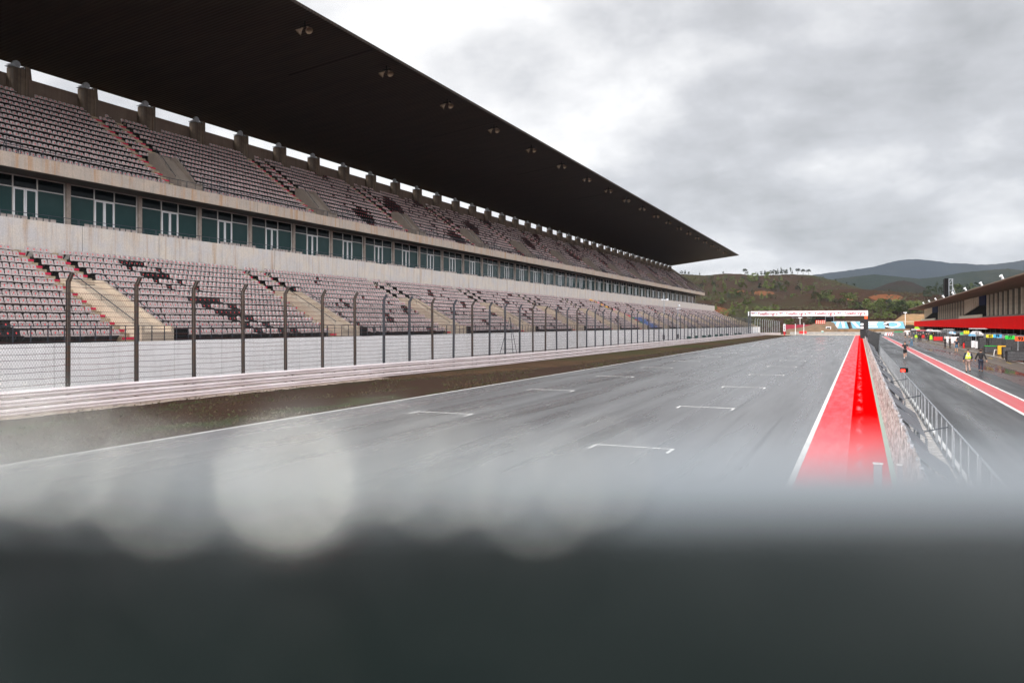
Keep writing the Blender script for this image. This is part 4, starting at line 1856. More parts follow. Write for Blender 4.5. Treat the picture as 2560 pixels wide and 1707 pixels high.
# pit gantries: boom on posts over the working lane
gan = [(2545, 18.4), (2508, 17.8), (2470, 17.6), (2440, 17.6), (2400, 17.6), (2372, 17.4), (2345, 17.2), (2325, 17.0)]
for k, (px, X) in enumerate(gan):
    _, y, _ = px_at_x(X, px)
    t_ = thing('pit_gantry', 'grey tubular pit gantry with boom over the garage front, %s from the right' % ordn(k + 1), 'pit gantry', (X, y, 0), 'pit gantries along the garages')
    b = MB()
    for dx_ in (0.0, 2.6):
        b.tube((X + dx_, y, 0), (X + dx_, y, 2.15), .05, 6)
        b.tube((X + dx_, y - .45, .05), (X + dx_, y + .45, .05), .04, 6)
    b.build('leg', M_['galv'], t_)
    b = MB()
    for (dy, dz) in ((-.12, 0), (.12, 0), (0, .2)):
        b.tube((X - 2.3, y + dy, 1.85 + dz), (X + 3.6, y + dy, 1.95 + dz), .032, 5)
    for q in range(12):
        xx = X - 2.2 + q * .48
        b.tube((xx, y - .12, 1.85), (xx + .24, y, 2.07), .012, 4)
        b.tube((xx + .24, y, 2.07), (xx + .48, y + .12, 1.87), .012, 4)
    b.build('boom', M_['galv'], t_)
    b = MB()
    for q in range(3):
        xx = X - 1.4 + q * 1.3
        b.path([(xx, y, 1.85), (xx + .05, y + .1, 1.3), (xx - .05, y + .05, .9)], .03, 5)
    b.build('hose', M_['dark'], t_)


def wing(px, py, X, w_, mm, lab, txt=None, tm='black', h_=.5, slant=.5):
    _, y, _ = px_at_x(X, px)
    d = y * CT - X * ST
    z = H - (py - 811) / F * d
    t_ = thing('pit_canopy', lab, 'canopy', (X, y, z), 'white canopy panels over the pit equipment')
    b = MB()
    b.prism_y([(X - w_ / 2, z - h_ * .1), (X - w_ / 2 + slant * .6, z + h_ * .5), (X + w_ / 2 - slant * 1.2, z + h_ * .5), (X + w_ / 2, z - h_ * .35), (X + w_ / 2 - .2, z - h_ * .5), (X - w_ / 2 + .2, z - h_ * .3)], y - .04, y + .04)
    b.build('panel', M_[mm], t_)
    if txt:
        text_mesh('number', txt, h_ * .8, M_[tm], (X, y - .05, z + .02), t_, bold=.012, ext=.004)
    b = MB()
    b.tube((X - w_ * .1, y + .06, z - 2.1), (X - w_ * .1, y + .06, z), .03, 5)
    b.build('stand', M_['galv'], t_)
    return t_


wing(2443, 833, 16.3, 1.9, 'sign_white', 'white angular canopy panel numbered 65', '65', 'black', .62)
wing(2431, 838, 15.6, 1.1, 'sky_blue', 'blue and orange striped slanted panel left of the white 65', None, 'black', .38, .2)
wing(2381, 832, 15.8, 1.3, 'sign_white', 'white slanted panel with pale blue numbers 25 and 20', '25 20', 'sky_blue', .62)
wing(2326, 826, 16.2, 2.0, 'sign_white', 'long white canopy panel with red number in the far pit', '41', 'red', .55)
wing(2304, 826, 16.4, 2.8, 'red', 'red and white canopy strip among the far pit gantries', None, 'black', .35)
wing(2342, 827, 16.4, 1.8, 'sign_white', 'white canopy wing above the red tool cabinet', None, 'black', .32)
wing(2290, 824, 16.4, 3.0, 'sign_white', 'farthest white canopy before the lime panel', None, 'black', .4)
wing(2293, 820, 17.4, 1.8, 'lime', 'lime green panel at the far end of the garages', None, 'black', .8)
wing(2445, 821.5, 18.5, 3.0, 'sign_white', 'thin white bar high above the canopy numbered 65', None, 'black', .14)
wing(2372, 823.5, 17.5, 2.4, 'sign_white', 'thin white raised bar above the pale blue numbered panel', None, 'black', .14)


def cart(px, py, w_, d_, h_, X=None, kind='cabinet', mm='dark', lab='', n_dr=3, wheels=True):
    g = ground(px, py)
    X, y = g[0], g[1]
    t_ = thing(kind, lab, kind.replace('_', ' '), (X, y, 0))
    b = MB()
    z0 = .12 if wheels else 0.0
    b.box(X - w_ / 2, X + w_ / 2, y, y + d_, z0, h_)
    b.build('body', M_[mm], t_, bevel=.02)
    b = MB()
    for q in range(n_dr):
        za = z0 + .06 + (h_ - z0 - .08) * q / n_dr
        zb3 = z0 + .04 + (h_ - z0 - .08) * (q + 1) / n_dr
        b.box(X - w_ / 2 + .05, X + w_ / 2 - .05, y - .012, y - .002, za, zb3 - .02)
        b.box(X - .12, X + .12, y - .035, y - .012, (za + zb3) / 2 - .01, (za + zb3) / 2 + .015)
    b.build('drawer', M_['grey'] if mm == 'dark' else M_[mm], t_)
    if wheels:
        for sx in (-1, 1):
            for sy in (0, 1):
                b = MB()
                b.lathe((X + sx * (w_ / 2 - .1), y + .1 + sy * (d_ - .2), .06), [(.06, -.02), (.06, .02)], 10, 'x')
                b.build('wheel', M_['black'], t_)
    return t_


cart(2542, 905, 1.6, 1.1, 1.05, kind='flight_case', mm='dark', lab='large black flight case at the right picture edge below board 93')
cart(2518, 897, .8, .9, 1.25, kind='flight_case', mm='dark', lab='narrow black flight case right of the amber cabinet')
cart(2505, 889, .78, .7, 1.15, kind='tool_cabinet', mm='amber', lab='amber yellow tool cabinet with wheels beside the grey stool')
cart(2476, 884, 1.3, .8, .9, kind='tool_cabinet', mm='dark', lab='black work bench with a bright green top edge')
b = MB(); g = ground(2476, 884); b.box(g[0] - .66, g[0] + .66, g[1] - .05, g[1] + .1, .92, .98)
tag(b.build('green_bar', M_['green']), 'bright green bar lying along the black work bench', 'bar')
cart(2457, 874, .95, 1.3, 1.75, kind='equipment_tower', mm='dark', lab='tall black equipment tower right of the white cabinets', n_dr=5)
cart(2443.5, 873, .50, .6, 1.15, kind='white_cabinet', mm='sign_white', lab='right one of two slim white cabinets beside the black tower', n_dr=2)
cart(2433.5, 871, .50, .6, 1.15, kind='white_cabinet', mm='sign_white', lab='left one of two slim white cabinets near the fire extinguisher', n_dr=2)
cart(2420, 868, 1.0, .8, 1.0, kind='tool_cabinet', mm='dark', lab='black tool cabinet right of the red fire extinguisher')
cart(2384, 860, 1.7, .8, 1.35, kind='white_cabinet', mm='sign_white', lab='wide white cabinet behind the man in shorts', n_dr=2)
cart(2368, 859, .9, .8, 1.35, kind='white_cabinet', mm='sign_white', lab='white cabinet behind the two people dressed in black', n_dr=2)
cart(2345.5, 853, 1.7, 1.0, .95, kind='tool_cabinet', mm='red', lab='wide red tool cabinet with rounded top in the mid pit', n_dr=2)
cart(2400, 864, .8, .8, 1.4, kind='equipment_tower', mm='dark', lab='dark equipment tower left of the fire extinguisher', n_dr=4)
cart(2327, 850, .7, .6, 1.1, kind='tool_cabinet', mm='lime', lab='lime green cabinet among people in the far pit', n_dr=2)
cart(2307, 846, .8, .6, .9, kind='tool_cabinet', mm='red', lab='small red cabinet right of the yellow cover', n_dr=2)
cart(2292, 845, 1.0, .8, .8, kind='covered_trolley', mm='lime', lab='yellow green covered trolley in the far pit', n_dr=1)
cart(2270, 838, 2.0, 1.5, 1.6, kind='white_cabinet', mm='sign_white', lab='farthest white cabinet block at the end of the pit lane', n_dr=3)
cart(2283, 840, 1.6, 1.0, 1.9, kind='equipment_tower', mm='grey', lab='grey equipment stack at the far end of the pit', n_dr=3)
cart(2300, 842, 1.4, 1.0, 1.6, kind='equipment_tower', mm='dark', lab='black equipment stack behind the small red cabinet', n_dr=3)
cart(2320, 845, 1.6, 1.0, 1.5, kind='equipment_tower', mm='grey', lab='grey equipment stack behind the lime cabinet', n_dr=3)
cart(2360, 852, 1.5, 1.2, 1.6, kind='equipment_tower', mm='grey', lab='grey equipment stack right of the wide red cabinet', n_dr=3)
cart(2413, 858, 2.0, 1.4, 1.7, kind='equipment_tower', mm='dark', lab='black equipment stack below the yellow board 66', n_dr=4)
cart(2490, 872, 1.8, 1.2, 1.6, kind='equipment_tower', mm='dark', lab='black equipment stack below the light blue board 99', n_dr=4)
cart(2535, 880, 2.2, 1.4, 1.7, kind='equipment_tower', mm='grey', lab='grey equipment stack below the green board 77', n_dr=4)
# stool, extinguisher
g = ground(2491, 888)
t_ = thing('step_stool', 'pale grey step stool standing left of the amber cabinet', 'stool', g)
b = MB()
for sx in (-1, 1):
    for sy in (0, .3):
        b.tube((g[0] + sx * .24, g[1] + sy, 0), (g[0] + sx * .16, g[1] + sy, .62), .025, 5)
b.build('leg', M_['white'], t_)
b = MB(); b.box(g[0] - .2, g[0] + .2, g[1] - .02, g[1] + .34, .62, .66); b.build('seat', M_['white'], t_)
g = ground(2409.5, 870)
t_ = thing('fire_extinguisher', 'red fire extinguisher standing between the black cabinets', 'fire extinguisher', g)
b = MB(); b.lathe(g, [(.13, 0), (.13, .62), (.08, .74), (.04, .78)], 12); b.build('cylinder', M_['red'], t_)
b = MB(); b.tube((g[0], g[1], .78), (g[0], g[1], .88), .03, 6); b.tube((g[0], g[1], .85), (g[0] + .14, g[1], .5), .015, 5); b.build('nozzle', M_['black'], t_)
# garage doors and lights further in: plain partitions
b = MB()

# red and white chevron barrier at the pit end
g = ground(2222, 839)
t_ = thing('chevron_barrier', 'white block barrier with red diagonal stripes at the pit exit', 'barrier', g)
d = F * H / 28
x, y = g[0], g[1]
b = MB(); b.prism_y([(x - 1.35, 0), (x - 1.0, 1.0), (x + 1.1, 1.0), (x + 1.35, .3), (x + 1.35, 0)], y, y + .5); b.build('block', M_['sign_white'], t_)
b = MB()
for q in range(3):
    xa = x - .55 + q * .62
    b.poly([(xa, y - .01, .03), (xa + .28, y - .01, .03), (xa + .48, y - .01, .97), (xa + .2, y - .01, .97)])
b.build('stripe', M_['red'], t_)

# ------------------------------------------------------------------ far end of the straight
# marshal sign
P_ = at_px(1961, 830, 262)
t_ = thing('marshal_sign', 'tall white sign with black marks where the guardrail ends', 'sign', (P_.x, P_.y, 0))
b = MB(); b.box(P_.x - .35, P_.x + .35, P_.y, P_.y + .1, 1.3, 3.7); b.build('board', M_['sign_white'], t_)
for q in range(4):
    b = MB()
    b.box(P_.x - .14, P_.x + .14, P_.y - .015, P_.y - .003, 1.6 + q * .48, 1.9 + q * .48)
    b.build('mark', M_['black'], t_)
b = MB(); b.box(P_.x - .15, P_.x + .15, P_.y + .02, P_.y + .08, .0, 1.3); b.build('post', M_['red'], t_)
# flagpoles
for (px, y0p, y1p, lab) in ((1988.3, 826, 809, 'shorter white flagpole left of the mound'), (2009.5, 833, 807, 'taller white flagpole with furled flag')):
    d = 330
    a_, b2 = at_px(px, y0p, d), at_px(px, y1p, d)
    t_ = thing('flagpole', lab, 'flagpole', (a_.x, a_.y, -1))
    q = MB(); q.tube((a_.x, a_.y, -1.2), tuple(b2), .14, 6, r2=.09); q.build('pole', M_['white'], t_)
    q = MB(); q.poly([(b2.x + .1, b2.y, b2.z - .1), (b2.x + .5, b2.y, b2.z - .5), (b2.x + .45, b2.y, b2.z - 1.3), (b2.x + .1, b2.y, b2.z - 1.0)])
    q.poly([(b2.x + .1, b2.y + .03, b2.z - .1), (b2.x + .1, b2.y + .03, b2.z - 1.0), (b2.x + .45, b2.y + .03, b2.z - 1.3), (b2.x + .5, b2.y + .03, b2.z - .5)])
    q.build('flag', M_['grey'], t_)
# tyre wall / grey barrier beyond the run off
a_, b2 = at_px(1975, 834, 372), at_px(2330, 834, 372)
t_ = thing('far_barrier', 'long low grey barrier wall beyond the run off', 'barrier', tuple(a_))
dirv = (b2 - a_); L = dirv.length; dirv.normalize()
nrm = Vector((dirv.y, -dirv.x, 0))
b = MB()
for q in range(int(L / 2.5)):
    c = a_ + dirv * (q * 2.5 + 1.25)
    zt = H - (829.6 - 811) / F * 372
    b.obox((c.x, c.y, zt / 2 - 1.2), tuple(dirv * 1.22), tuple(nrm * .4), (0, 0, (zt + 2.4) / 2))
b.build('wall', mat('weathered grey barrier', (.33, .31, .29), .8, c2=(.22, .21, .2), scale=1), t_)
for (pa, pb, mm, lab) in ((1998, 2016, 'red', 'short red and white painted barrier piece left of the far wall'), (2236, 2256, 'seat_green', 'green and orange painted barrier strip beyond the pit exit')):
    a_, b2 = at_px(pa, 834.5, 362), at_px(pb, 834.5, 362)
    b = MB()
    b.obox(((a_.x + b2.x) / 2, (a_.y + b2.y) / 2, .0), tuple((b2 - a_) / 2), tuple(nrm * .3), (0, 0, .55))
    tag(b.build('painted_barrier', M_[mm]), lab, 'barrier')
# service boxes beyond: white screen trailer and green box
q0 = at_px(2071, 830, 400)
t_ = thing('screen_trailer', 'pale framed screen standing on the mound before the blue stand', 'screen', tuple(q0))
b = MB()
for (dx_, dz_, w_, h_) in ((-1.05, 1.2, .14, 1.5), (1.05, 1.2, .14, 1.5), (0, 2.6, 1.1, .14), (0, .4, 1.2, .35)):
    b.box(q0.x + dx_ - w_, q0.x + dx_ + w_, q0.y - .2, q0.y + .2, q0.z + dz_ - h_, q0.z + dz_ + h_)
b.build('frame', M_['sign_white'], t_)
b = MB(); b.box(q0.x - .9, q0.x + .9, q0.y - .05, q0.y + .1, q0.z + .8, q0.z + 2.4); b.build('screen', M_['grey'], t_)
q0 = at_px(2056, 832, 385)
t_ = thing('green_hut', 'small turquoise box with white top on the far mound', 'box', tuple(q0))
b = MB(); b.box(q0.x - .5, q0.x + .5, q0.y, q0.y + .8, q0.z, q0.z + .75); b.build('body', mat('turquoise', (.05, .42, .36), .5), t_)
b = MB(); b.box(q0.x - .55, q0.x + .55, q0.y - .04, q0.y + .84, q0.z + .75, q0.z + .95); b.build('lid', M_['sign_white'], t_)
# dark red banner wall
a_, b2 = at_px(1958, 822, 420), at_px(2030, 822, 420)
b = MB()
nn = 8
for q in range(nn):
    p0 = a_.lerp(b2, q / nn); p1 = a_.lerp(b2, (q + .985) / nn)
    zt = H - (811.5 - 811) / F * 420
    b.obox(((p0.x + p1.x) / 2, (p0.y + p1.y) / 2, (zt - 3) / 2), tuple((p1 - p0).to_3d() / 2 * Vector((1, 1, 0))), tuple(nrm * .12), (0, 0, (zt + 3) / 2))
tag(b.build('red_wall', mat('dark red hoarding', (.24, .012, .03), .7)), 'long dark red hoarding behind the end of the straight', 'hoarding')

# blue grandstand at the first corner
bs = thing('blue_grandstand', 'light blue seating bank with white letters facing down the straight', 'grandstand', tuple(at_px(2165, 830, 430)))
dB, dT = 430.0, 446.0
secs = [(2078, 2121), (2126.5, 2209), (2220, 2261)]
secs = [(2078, 2115, 2121, 2082), (2127, 2208, 2212, 2131), (2222, 2256, 2262, 2224)]
M_['blue_seats'] = mat('light blue seats', (.13, .33, .44), .6, c2=(.22, .42, .52), scale=1.6, spec=.2)
for (p0, p1, p2, p3) in secs:
    b = MB()
    A = [at_px(p3 + .5, 821.5, dB), at_px(p2 + 1, 821.5, dB), at_px(p1 + 1, 804, dT), at_px(p0 - 1, 804, dT)]
    nr_ = 12
    for q in range(nr_):
        t0, t1 = q / nr_, (q + 1) / nr_
        l0, r0_ = A[0].lerp(A[3], t0), A[1].lerp(A[2], t0)
        l1, r1 = A[0].lerp(A[3], t1), A[1].lerp(A[2], t1)
        b.poly([(l0.x, l0.y, l0.z), (r0_.x, r0_.y, r0_.z), (r0_.x, r0_.y, r1.z), (l0.x, l0.y, l1.z)])
        b.poly([(l0.x, l0.y, l1.z), (r0_.x, r0_.y, r1.z), tuple(r1), tuple(l1)])
    b.build('seat_block', M_['blue_seats'], bs)
    b = MB()
    C0 = [Vector((q.x, q.y, q.z)) for q in A]
    b.poly([(C0[0].x, C0[0].y + .3, C0[0].z - .2), (C0[3].x, C0[3].y + .3, C0[3].z - .2), (C0[3].x, C0[3].y + .3, -6)])
    b.poly([(C0[1].x, C0[1].y + .3, C0[1].z - .2), (C0[2].x, C0[2].y + .3, -6), (C0[2].x, C0[2].y + .3, C0[2].z - .2)])
    b.build('side_wall', M_['col'], bs)


def on_bank(px, t, off=.3):
    lo, hi = at_px(px, 821.5, dB), at_px(px, 804, dT)
    p = lo.lerp(hi, t)
    return (p.x, p.y - off, p.z + off)


letters = [  # strokes as (px0,t0,px1,t1,width px)
    [(2091, .05, 2096, .95, 7)], [(2110, .05, 2106, .95, 7)],
    [(2132, .95, 2146, .05, 8)],
    [(2171, .82, 2194, .82, 0), (2171, .5, 2192, .5, 0), (2171, .18, 2194, .18, 0)],
    ]
b = MB()
for st in letters:
    for (p0, t0, p1, t1, w_) in st:
        if w_:
            b.poly([on_bank(p0 - w_ / 2, t0), on_bank(p0 + w_ / 2, t0), on_bank(p1 + w_ / 2, t1), on_bank(p1 - w_ / 2, t1)])
        else:
            b.poly([on_bank(p0, t0 - .09), on_bank(p1, t0 - .09), on_bank(p1, t0 + .09), on_bank(p0, t0 + .09)])
for q in range(16):       # round letter
    a0_, a1_ = 2 * math.pi * q / 16, 2 * math.pi * (q + 1) / 16
    if 1.4 < a0_ - math.pi / 2 < 1.7:
        continue
    f_ = lambda a, s_: on_bank(2230 + 22 * s_ * math.cos(a), .5 + .46 * s_ * math.sin(a))
    if 2230 + 22 * math.cos(a0_) < 2221 and abs(math.sin(a0_)) < .8 or 2213 < 2230 + 22 * math.cos(a0_) < 2222:
        pass
    b.poly([f_(a0_, 1), f_(a1_, 1), f_(a1_, .66), f_(a0_, .66)])
b.build('letter_seats', M_['sign_white'], bs)
b = MB()
M_['earth'] = mat('dry earth', (.20, .12, .065), .9, c2=(.11, .07, .035), scale=.4, bump=.6, bscale=1.5)
A0, A1 = at_px(2075, 821.5, dB - 1), at_px(2275, 821.5, dB - 1)
b.poly([(A0.x, A0.y, A0.z), (A0.x, A0.y, -6), (A1.x, A1.y, -6), (A1.x, A1.y, A1.z)])
A2, A3 = at_px(2110, 804, dT + 1), at_px(2270, 804, dT + 1)
b.build('retaining_bank', M_['earth'], bs)
A0, A1 = at_px(2078, 803.3, dT + .6), at_px(2300, 803.3, dT + .6)
b = MB(); b.obox(((A0.x + A1.x) / 2, (A0.y + A1.y) / 2, A0.z - .1), tuple(Vector(((A1.x - A0.x) / 2, (A1.y - A0.y) / 2, 0))), (0, .3, 0), (0, 0, .12)); b.build('top_rail', M_['sand'], bs)

# brown mound left of the blue stand, and small earth bank right
def mound(name, pxs, tops, d0, depth, m, ybase):
    n = 60
    rows = 14
    Pm, Fm = [], []
    for i in range(n + 1):
        px = pxs[0] + (pxs[-1] - pxs[0]) * i / n
        top = np.interp(px, pxs, tops)
        for j in range(rows + 1):
            t = j / rows
            s_ = math.sin(min(t * 1.35, 1) * math.pi / 2) if t < .74 else 1 - (t - .74) * 1.5
            d = d0 + depth * t
            ylow = ybase
            yy = ylow + (top - ylow) * max(s_, 0)
            zz = H - (yy - 811) / F * (d0 + depth * .74 if True else d)
            q = at(px, d)
            Pm.append((q[0], q[1], zz + random.uniform(-.12, .12)))
    for i in range(n):
        for j in range(rows):
            a0_ = i * (rows + 1) + j
            Fm.append((a0_, a0_ + rows + 1, a0_ + rows + 2, a0_ + 1))
    b = MB(); b.v, b.f, b.m = Pm, Fm, [0] * len(Fm)
    return tag(b.build(name, m, smooth=True), kind='structure')


mound('earth_mound', [1965, 1985, 2005, 2020, 2040, 2060, 2075, 2084, 2095], [823, 821, 818, 814, 808, 805, 804, 806, 822], 392, 36, M_['earth'], 835)
mound('earth_bank', [2236, 2258, 2266, 2300, 2400, 2600], [802, 786, 785, 785, 785, 785], 470, 40, mat('orange earth', (.30, .16, .07), .9, c2=(.2, .13, .05), scale=.3), 812)


# ------------------------------------------------------------------ hills
def hill(name, pts, d0, dR, dB_, ybase, m, amp=.02, cols=260, rows=70, soil=(), seed=0, zb=-8):
    xs_ = [p[0] for p in pts]; tops = [p[1] for p in pts]
    r_ = np.random.default_rng(seed)
    ph = r_.random(12) * 6.28
    Pm, Fm, so = [], [], []
    rowsB = 14
    for i in range(cols + 1):
        px = xs_[0] + (xs_[-1] - xs_[0]) * i / cols
        top = float(np.interp(px, xs_, tops))
        zr = H - (top - 811) / F * dR
        for j in range(rows + rowsB + 1):
            if j <= rows:
                t = j / rows
                d = d0 + (dR - d0) * t
                prof = t ** 1.15
                bump = amp * zr * (math.sin(px * .021 + t * 5 + ph[0]) + .6 * math.sin(px * .05 - t * 9 + ph[1]) + .35 * math.sin(px * .11 + t * 17 + ph[2])) * math.sin(math.pi * t) * 2
                z = zb + (zr - zb) * prof + bump
                z += r_.normal(0, .0018) * zr * (0.3 + t)
            else:
                t = (j - rows) / rowsB
                d = dR + (dB_ - dR) * t
                z = zr - (zr - zb) * t * t
            q = at(px, d)
            Pm.append((q[0], q[1], z))
            yy = 811 - F * (z - H) / d
            v_ = 0
            for (sx, sy, rx, ry) in soil:
                v_ = max(v_, 1 - ((px - sx) / rx) ** 2 - ((yy - sy) / ry) ** 2)
            so.append(max(v_, 0) ** .5)
    R = rows + rowsB + 1
    for i in range(cols):
        for j in range(R - 1):
            a0_ = i * R + j
            Fm.append((a0_, a0_ + R, a0_ + R + 1, a0_ + 1))
    b = MB(); b.v, b.f, b.m = Pm, Fm, [0] * len(Fm)
    o = b.build(name, m, smooth=True)
    at_ = o.data.attributes.new('soil', 'FLOAT', 'POINT')
    at_.data.foreach_set('value', so)
    tag(o, kind='structure')
    return o, np.array(Pm).reshape(cols + 1, R, 3), rows


HM1 = hill_mat('near hill ground', (.050, .026, .014), (.026, .015, .009), (.034, .034, .012), (.19, .075, .032), sc=.010)
HM2 = hill_mat('brown ridge ground', (.046, .020, .009), (.024, .012, .007), (.034, .024, .010), (.19, .072, .030), sc=.010)
HM3 = hill_mat('dark hill ground', (.030, .017, .012), (.018, .013, .010), (.016, .016, .009), (.3, .12, .05), sc=.006)
HM4 = hill_mat('wooded hills', (.016, .024, .014), (.008, .014, .010), (.026, .026, .015), (.3, .12, .05), sc=.004)
HM5 = hill_mat('far mountain', (.014, .022, .028), (.010, .016, .022), (.022, .026, .026), (.3, .12, .05), sc=.002)  # bluish tint of distant haze put into the mountain colour
hA, gA, rA = hill('hillside', [(1150, 700), (1400, 692), (1560, 688), (1640, 684), (1700, 685), (1764, 688.7), (1815, 683.6), (1853, 685), (1878, 690), (1922, 688), (1980, 685.6), (2031, 688), (2082, 700), (2146, 719), (2200, 735), (2260, 752), (2330, 780)],
                  480, 900, 1300, 830, HM1, soil=((1770, 782, 62, 20), (1905, 733, 36, 7), (1700, 800, 50, 14), (1850, 728, 14, 4)), seed=1)
hB, gB, rB = hill('brown_ridge', [(1880, 775), (1960, 748), (2030, 732), (2075, 725), (2134, 722), (2200, 726), (2300, 734), (2360, 738), (2420, 732), (2500, 725), (2640, 720), (3000, 700)],
                  470, 680, 1000, 830, HM2, soil=((2215, 744, 48, 10), (2125, 748, 10, 4)), seed=2)
hill('dark_hill', [(2080, 760), (2130, 741), (2180, 724), (2215, 710), (2245, 702.5), (2262, 701.5), (2285, 707), (2320, 724), (2380, 750), (2460, 790)], 900, 1250, 1500, 800, HM3, seed=3, cols=120)
hill('wooded_hills', [(1980, 740), (2040, 712), (2082, 698), (2146, 690), (2185, 686), (2230, 690), (2300, 697), (2350, 692), (2406, 681), (2487, 674), (2519, 671), (2560, 677), (2700, 665), (3100, 690)], 1500, 2200, 2900, 800, HM4, seed=4)
hill('far_mountain', [(1700, 730), (1900, 702), (2034, 687), (2121, 676), (2185, 667), (2236, 653), (2261, 649), (2290, 648), (2310, 650), (2345, 653), (2374, 658), (2410, 659), (2450, 662), (2490, 660), (2530, 655), (2600, 645), (2800, 640), (3200, 690)], 3000, 4400, 5200, 800, HM5, seed=6)


# ------------------------------------------------------------------ trees
def tree_meshes(kind, seed):
    r_ = random.Random(seed)
    t = MB()
    c = MB()
    if kind == 'umbrella':       # tall bare trunk, flat crown
        hgt = 1.0
        t.tube((0, 0, 0), (.01, 0, .6), .022, 6, r2=.014)
        t.tube((.01, 0, .6), (.10, .02, .82), .012, 5, r2=.006)
        t.tube((.01, 0, .58), (-.10, -.03, .80), .012, 5, r2=.006)
        t.tube((.01, 0, .6), (0, .08, .85), .01, 5, r2=.005)
        lobes = [(.15, 0, .74, .20, .14), (-.15, -.02, .72, .18, .13), (0, .08, .84, .22, .14), (.02, -.1, .80, .18, .12), (-.24, .04, .60, .09, .07), (.22, -.05, .58, .08, .06)]
        leaf = .045; n = 420
    elif kind == 'cone':
        t.tube((0, 0, 0), (0, 0, .9), .02, 6, r2=.004)
        for q in range(8):
            a = r_.random() * 6.28; z = .3 + .07 * q
            t.tube((0, 0, z), (.2 * math.cos(a) * (1 - z), .2 * math.sin(a) * (1 - z), z + .06), .006, 4, r2=.002)
        lobes = [(r_.uniform(-.05, .05), r_.uniform(-.05, .05), z, .24 * (1.12 - z) + .02, .10) for z in (.25, .36, .48, .6, .72, .84, .93)]
        leaf = .04; n = 460
    elif kind == 'tall':
        t.tube((0, 0, 0), (.02, 0, .75), .016, 6, r2=.006)
        for q in range(6):
            a = r_.random() * 6.28; z = .35 + .08 * q
            t.tube((0.01, 0, z), (.1 * math.cos(a), .1 * math.sin(a), z + .1), .006, 4, r2=.002)
        lobes = [(r_.uniform(-.05, .05), r_.uniform(-.05, .05), z, r_.uniform(.06, .12), r_.uniform(.06, .1)) for z in (.45, .58, .7, .8, .9)]
        leaf = .032; n = 340
    else:                        # bushy
        t.tube((0, 0, 0), (0, 0, .5), .03, 6, r2=.012)
        for q in range(7):
            a = r_.random() * 6.28
            t.tube((0, 0, .2 + .04 * q), (.22 * math.cos(a), .22 * math.sin(a), .5 + .04 * q), .012, 4, r2=.003)
        lobes = [(r_.uniform(-.24, .24), r_.uniform(-.24, .24), r_.uniform(.28, .88), r_.uniform(.08, .20), r_.uniform(.07, .14)) for _ in range(12)]
        leaf = .048; n = 460
    tot_ = sum(l[3] ** 2 for l in lobes)
    for (x, y, z, rr, rz) in lobes:
        k = int(n * rr * rr / tot_)
        for _ in range(k):
            while True:
                p = Vector((r_.uniform(-1, 1), r_.uniform(-1, 1), r_.uniform(-1, 1)))
                if .25 < p.length < 1.05:
                    break
            cpos = Vector((x + p.x * rr, y + p.y * rr, z + p.z * rz))
            u = Vector((r_.gauss(0, 1), r_.gauss(0, 1), r_.gauss(0, .6))).normalized()
            w_ = u.orthogonal().normalized()
            s_ = leaf * r_.uniform(.5, 1.2)
            c.poly([cpos - u * s_, cpos + w_ * s_ * .7, cpos + u * s_, cpos - w_ * s_ * .7])
    return t, c


TM = {}
for kind, sd in (('umbrella', 1), ('cone', 2), ('cone', 3), ('bushy', 4), ('bushy', 5), ('tall', 6), ('tall', 7), ('bushy', 8)):
    t, c = tree_meshes(kind, sd)
    a_ = t.build('trunk', M_['bark']); b2 = c.build('crown', M_['leaf_a'])
    TM.setdefault(kind, []).append((a_.data, b2.data))
    bpy.data.objects.remove(a_); bpy.data.objects.remove(b2)
crown_var = {}


def crown_mesh(kind, i, mk):
    key = (kind, i, mk)
    if key not in crown_var:
        me = TM[kind][i][1].copy()
        me.materials.clear(); me.materials.append(M_[mk])
        crown_var[key] = me
    return crown_var[key]


def hill_point(grid, rows, px, py=None, pts_x0=None, pts_x1=None):
    i = int(round((px - pts_x0) / (pts_x1 - pts_x0) * (grid.shape[0] - 1)))
    i = max(0, min(grid.shape[0] - 1, i))
    col = grid[i, :rows + 1]
    if py is None:
        return Vector(col[rows])
    best = None
    for p in col:
        d = p[1] * CT - p[0] * ST
        yy = 811 - F * (p[2] - H) / d
        if yy <= py:
            best = p
            break
    return Vector(best if best is not None else col[rows])


random.seed(21)
trees = []   # px, py(base or None for ridge), pixel height, kind, leaf, hill, zone


def add_t(px, py, hpx, kind, leaf, hl, zone):
    trees.append((px, py, hpx, kind, leaf, hl, zone))


Z1 = 'along the hill skyline'
for (px, hpx, kind) in ((1704, 9, 'bushy'), (1713, 12, 'cone'), (1724, 8, 'bushy'), (1750, 8, 'cone'), (1807, 6, 'bushy'), (1861, 15, 'umbrella'), (1868, 9, 'bushy'),
                        (1880, 8, 'cone'), (1888, 10, 'tall'), (1896, 9, 'cone'), (1903, 11, 'bushy'), (1911, 13, 'cone'), (1919, 10, 'bushy'), (1926, 12, 'bushy'), (1933, 13, 'bushy'),
                        (1940, 11, 'cone'), (1945, 15, 'cone'), (1955, 18, 'cone'), (1961, 12, 'bushy'), (1967, 13, 'cone'), (1976, 17, 'tall'), (1982, 10, 'cone'),
                        (1996, 16, 'umbrella'), (2010, 14, 'umbrella'), (2023.5, 14, 'umbrella'), (2090, 5, 'bushy'), (2118, 6, 'bushy'), (2137, 7, 'bushy')):
    add_t(px, None, hpx, kind, 'leaf_c', 'A', Z1)
Z2 = 'on the upper hillside'
for k in range(34):
    px = 1700 + k * 8.0 + random.uniform(-6, 6)
    add_t(px, random.uniform(698, 722), random.uniform(10, 18) * (1.3 if 1880 < px < 1925 else .85), random.choice(['bushy', 'cone', 'bushy']), random.choice(['leaf_a', 'leaf_b', 'leaf_c']), 'A', Z2)
Z3 = 'on the middle hillside'
